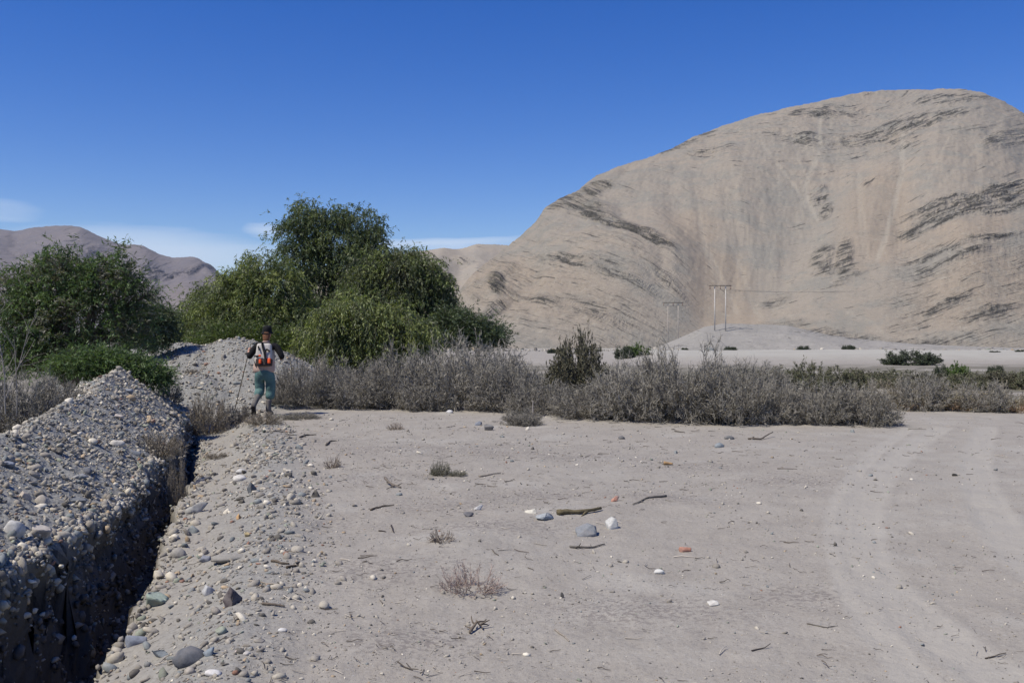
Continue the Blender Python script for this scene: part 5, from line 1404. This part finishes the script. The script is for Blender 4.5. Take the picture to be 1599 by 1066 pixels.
vest = skin('vest', [
    [(-.025, .0, .80, .265, .18), (-.025, .02, .98, .235, .165), (-.01, .06, 1.22, .225, .165), (0, .09, 1.38, .185, .14), (0.0, .125, 1.475, .085, .08)],
], [M_VEST, M_PINK], walker)
for p in vest.data.polygons:
    if p.center.z < 1.08: p.material_index = 1
hem = skin('vest_collar', [[(-.07, .10, 1.49, .022), (-.03, .06, 1.50, .022), (.03, .06, 1.50, .022), (.07, .10, 1.49, .022)]], [M_PINK], walker, 1)
skin('boot', [[(*(.085, .0, .33), .062), (.078, -.01, .20, .058), (.075, -.02, .08, .062), (.08, .08, .05, .055, .045), (.085, .19, .045, .045, .035)]], [M_BOOT], walker)
skin('boot', [[(-.12, -.0, .44, .066), (-.128, -.10, .37, .068), (-.14, -.22, .29, .062), (-.145, -.33, .22, .058), (-.15, -.31, .12, .05, .05), (-.15, -.23, .02, .045, .035)]], [M_BOOT], walker)
# soles
for (a, b) in (((.075, -.07, .018), (.088, .22, .018)), ((-.147, -.375, .20), (-.15, -.275, .00))):
    a = Vector(a); b = Vector(b); t = (b - a).normalized(); u_ = Vector((1, 0, 0)); w_ = t.cross(u_).normalized()
    bm = bmesh.new(); ring = []
    for s_ in (-1, 1):
        vs = []
        for f, hw in ((0, .030), (.1, .042), (.35, .036), (.7, .050), (.92, .040), (1.0, .02)):
            vs.append(bm.verts.new(a + (b - a) * f + u_ * hw + w_ * .017 * s_))
        for f, hw in ((1.0, .02), (.92, .040), (.7, .050), (.35, .036), (.1, .042), (0, .030)):
            vs.append(bm.verts.new(a + (b - a) * f - u_ * hw + w_ * .017 * s_))
        ring.append(vs)
    bm.faces.new(ring[0]); bm.faces.new(ring[1][::-1])
    for k in range(12): bm.faces.new((ring[0][k], ring[1][k], ring[1][(k + 1) % 12], ring[0][(k + 1) % 12]))
    bmesh.ops.recalc_face_normals(bm, faces=bm.faces)
    me = D.meshes.new('boot_sole'); bm.to_mesh(me); bm.free()
    link('boot_sole', me, M_SOLE, parent=walker)
# hair, hat
skin('hair', [[(0, .15, 1.70, .088, .085), (0, .115, 1.62, .085, .07), (0, .085, 1.55, .075, .05), (-.01, .07, 1.49, .05, .035)]], [M_HAIR], walker)
def lathe(name, prof, mat, parent, loc, rot=(0, 0, 0), n=24, sx=1, sy=1):
    V = []; F = []
    for (r_, z) in prof:
        for k in range(n):
            a = 2 * math.pi * k / n; V.append((r_ * math.cos(a) * sx, r_ * math.sin(a) * sy, z))
    for i in range(len(prof) - 1):
        for k in range(n):
            F.append((i * n + k, i * n + (k + 1) % n, (i + 1) * n + (k + 1) % n, (i + 1) * n + k))
    me = mesh_np(name, np.array(V), np.array(F), smooth=True)
    return link(name, me, mat, parent=parent, loc=loc, rot=rot)
hat = lathe('hat', [(.001, .135), (.05, .132), (.085, .115), (.098, .07), (.102, .02), (.105, .0), (.135, -.018), (.138, -.024), (.10, -.012), (.09, .05), (.001, .10)], M_BLACK, walker, (0, .185, 1.70), (.12, .05, 0), sx=.95)
# hands: palm, four fingers closed round the stick, thumb
def hand(name, wrist, side, curl_to, parent):
    w = Vector(wrist); up = Vector((0, 0, 1)); fw = (Vector(curl_to) - w).normalized()
    lat = fw.cross(up).normalized() * side
    pc = w + fw * .045
    ch = [[(*w, .024), (*(w + fw * .03), .030, .020), (*(w + fw * .075), .034, .018)]]
    root = w + fw * .075
    for k, (ln, off) in enumerate(((.030, .030), (.034, .011), (.032, -.010), (.026, -.028))):
        b = root + up * off * .9
        c1 = b + fw * ln * .8 + lat * .004; c2 = c1 + lat * .026 * side * side + fw * .004; c3 = c2 - fw * .024 + lat * .006
        ch.append([(*root, .034, .018)[:3] + (.034, .018), (*b, .0095), (*c1, .009), (*c2, .0085), (*c3, .0075)])
    tb = w + fw * .03
    ch.append([(*tb, .030, .020), (*(tb + up * .034 + lat * .012), .011), (*(tb + up * .050 + lat * .03 + fw * .018), .0095), (*(tb + up * .045 + lat * .042 + fw * .036), .0085)])
    ch = [[tuple(round(v, 5) for v in p) for p in c] for c in ch]
    ch[0][1] = tuple(round(v, 5) for v in (*tb, .030, .020))
    return skin(name, ch, [M_SKIN], parent, 1)
hand('hand', LH, 1, (-.40, .30, 1.355), walker)
hand('hand', RH, -1, (.25, .36, 1.14), walker)

# things the walker carries: daypack and stick
pack = D.objects.new('backpack', None); COL.objects.link(pack)
pack.location = (WKX + .015, WKY - .09, WKZ + 1.0)
pack['label'] = 'small off white backpack with black straps and two orange bottle pockets on the walker back'
pack['category'] = 'backpack'
def rbox(name, size, loc, mat, parent, bev=.03, rot=(0, 0, 0), taper=1.0, seg=3):
    bm = bmesh.new(); bmesh.ops.create_cube(bm, size=1.0)
    for v in bm.verts:
        f = taper if v.co.z > 0 else 1.0
        v.co = Vector((v.co.x * size[0] * f, v.co.y * size[1] * f, v.co.z * size[2]))
    bmesh.ops.bevel(bm, geom=bm.edges[:], offset=bev, segments=seg, profile=.6, affect='EDGES')
    me = D.meshes.new(name); bm.to_mesh(me); bm.free()
    for p in me.polygons: p.use_smooth = True
    return link(name, me, mat, parent=parent, loc=loc, rot=rot)
TL = (-.16, 0, 0)
rbox('pack_body', (.36, .15, .44), (0, -.04, .25), M_PACK, pack, .065, TL, .82)
rbox('lower_pocket', (.33, .10, .15), (0.02, -.11, .08), simple('dark_pocket', (0.06, 0.045, 0.04), .9), pack, .03, TL)
rbox('side_pocket', (.05, .05, .095), (-.045, -.175, .10), M_ORANGE, pack, .02, TL)
rbox('side_pocket', (.06, .06, .11), (.135, -.155, .11), M_ORANGE, pack, .02, TL)
rbox('buckle', (.045, .02, .03), (-.055, -.155, .22), M_ORANGE, pack, .006, TL)
def strap(pts, w, parent, name='strap'):
    P = np.array(pts, float); n = len(P); t = unit(np.gradient(P, axis=0)); a = unit(np.cross(t, np.array([0, 1., 0]))); nr = np.cross(t, a)
    V = []
    for i in range(n):
        for (s1, s2) in ((-1, -1), (1, -1), (1, 1), (-1, 1)): V.append(P[i] + a[i] * w * .5 * s1 + nr[i] * .006 * s2)
    F = [(i * 4 + k, i * 4 + (k + 1) % 4, (i + 1) * 4 + (k + 1) % 4, (i + 1) * 4 + k) for i in range(n - 1) for k in range(4)]
    return link(name, mesh_np(name, np.array(V), [np.array(F), np.array([[0, 1, 2, 3], [(n - 1) * 4 + 3, (n - 1) * 4 + 2, (n - 1) * 4 + 1, (n - 1) * 4]])]), M_BLACK, parent=parent)
strap([(-.03, -.06, .475), (-.01, -.105, .40), (.03, -.135, .30), (.055, -.155, .18), (.06, -.18, .08)], .045, pack)
strap([(.03, -.14, .28), (.08, -.125, .345), (.14, -.11, .30)], .04, pack)
strap([(-.20, -.02, .20), (-.12, -.145, .205), (-.04, -.15, .21)], .035, pack)
strap([(-.10, -.10, .41), (-.075, -.13, .32)], .025, pack)
strap([(-.205, .02, .10), (-.17, -.03, .0)], .03, pack)
tip = hit(366, 641)
hx = Vector((WKX - .397, WKY + .285, WKZ + 1.345))
dv = (hx - tip)
st_o = D.objects.new('walking_stick', None)
V, F, caps = cyl((0, 0, -.02), tuple(dv * 1.08), .011, .008, 8)
o = link('walking_stick', mesh_np('walking_stick', V, [F, caps]), simple('stick_wood', (0.15, 0.125, 0.09), .8, .3, 8), label='thin brown walking stick held in the left hand, its tip on the gravel', cat='walking stick', loc=tip)
D.objects.remove(st_o)

# rubble along the foot of the hill and over the pale slope
def foot_rubble():
    r = np.random.default_rng(61)
    n = 2600; Y = r.uniform(215, 300, n); X = r.uniform(-60, 190, n)
    ok = fbm(X * .04, Y * .05, 3, 901) + r.uniform(-.3, .3, n) > .0
    X, Y = X[ok], Y[ok]; sz = np.clip(np.exp(r.normal(math.log(.28), .6, len(X))), .1, 1.2)
    scatter_stones('rubble_at_hill_foot', X, Y, sz, r, ICO1, sink=.2)
foot_rubble()

# thin blue air
bm = bmesh.new(); bmesh.ops.create_cube(bm, size=1.0)
for v in bm.verts: v.co = Vector((v.co.x * 10800, v.co.y * 10800, -70 + (v.co.z + .5) * 500))
me = D.meshes.new('haze'); bm.to_mesh(me); bm.free()
hz = D.materials.new('haze'); hz.use_nodes = True; hz.node_tree.nodes.clear()
ho = hz.node_tree.nodes.new('ShaderNodeOutputMaterial'); hv = hz.node_tree.nodes.new('ShaderNodeVolumePrincipled')
hv.inputs['Color'].default_value = (.80, .88, 1.0, 1); hv.inputs['Density'].default_value = 5e-5
hz.node_tree.links.new(hv.outputs[0], ho.inputs['Volume'])
link('haze', me, hz, kind='stuff')

rr_ = random.Random(5)
spots_ = sorted((rr_.choice([rr_.uniform(1000, 1180), rr_.uniform(1180, 1590), rr_.uniform(840, 960)]), rr_.uniform(95, 240), rr_.uniform(.35, 1.0)) for _ in range(16))
ORD = ['leftmost', 'second from left', 'third from left', 'fourth from left', 'fifth from left', 'sixth from left', 'seventh from left', 'eighth from left', 'eighth from right', 'seventh from right',
       'sixth from right', 'fifth from right', 'fourth from right', 'third from right', 'second from right', 'rightmost']
for k, (px, Y, s_) in enumerate(spots_):
    p = at(px, Y)
    link('dark_shrub', SH_DARK[0], M_TWIG, label=ORD[k] + ' of the tiny dark bushes on the bare ground below the hill', cat='shrub', group='tiny dark bushes below the hill', loc=p, scale=(s_, s_, s_ * .8), rot=(0, 0, rr_.uniform(0, 6)))
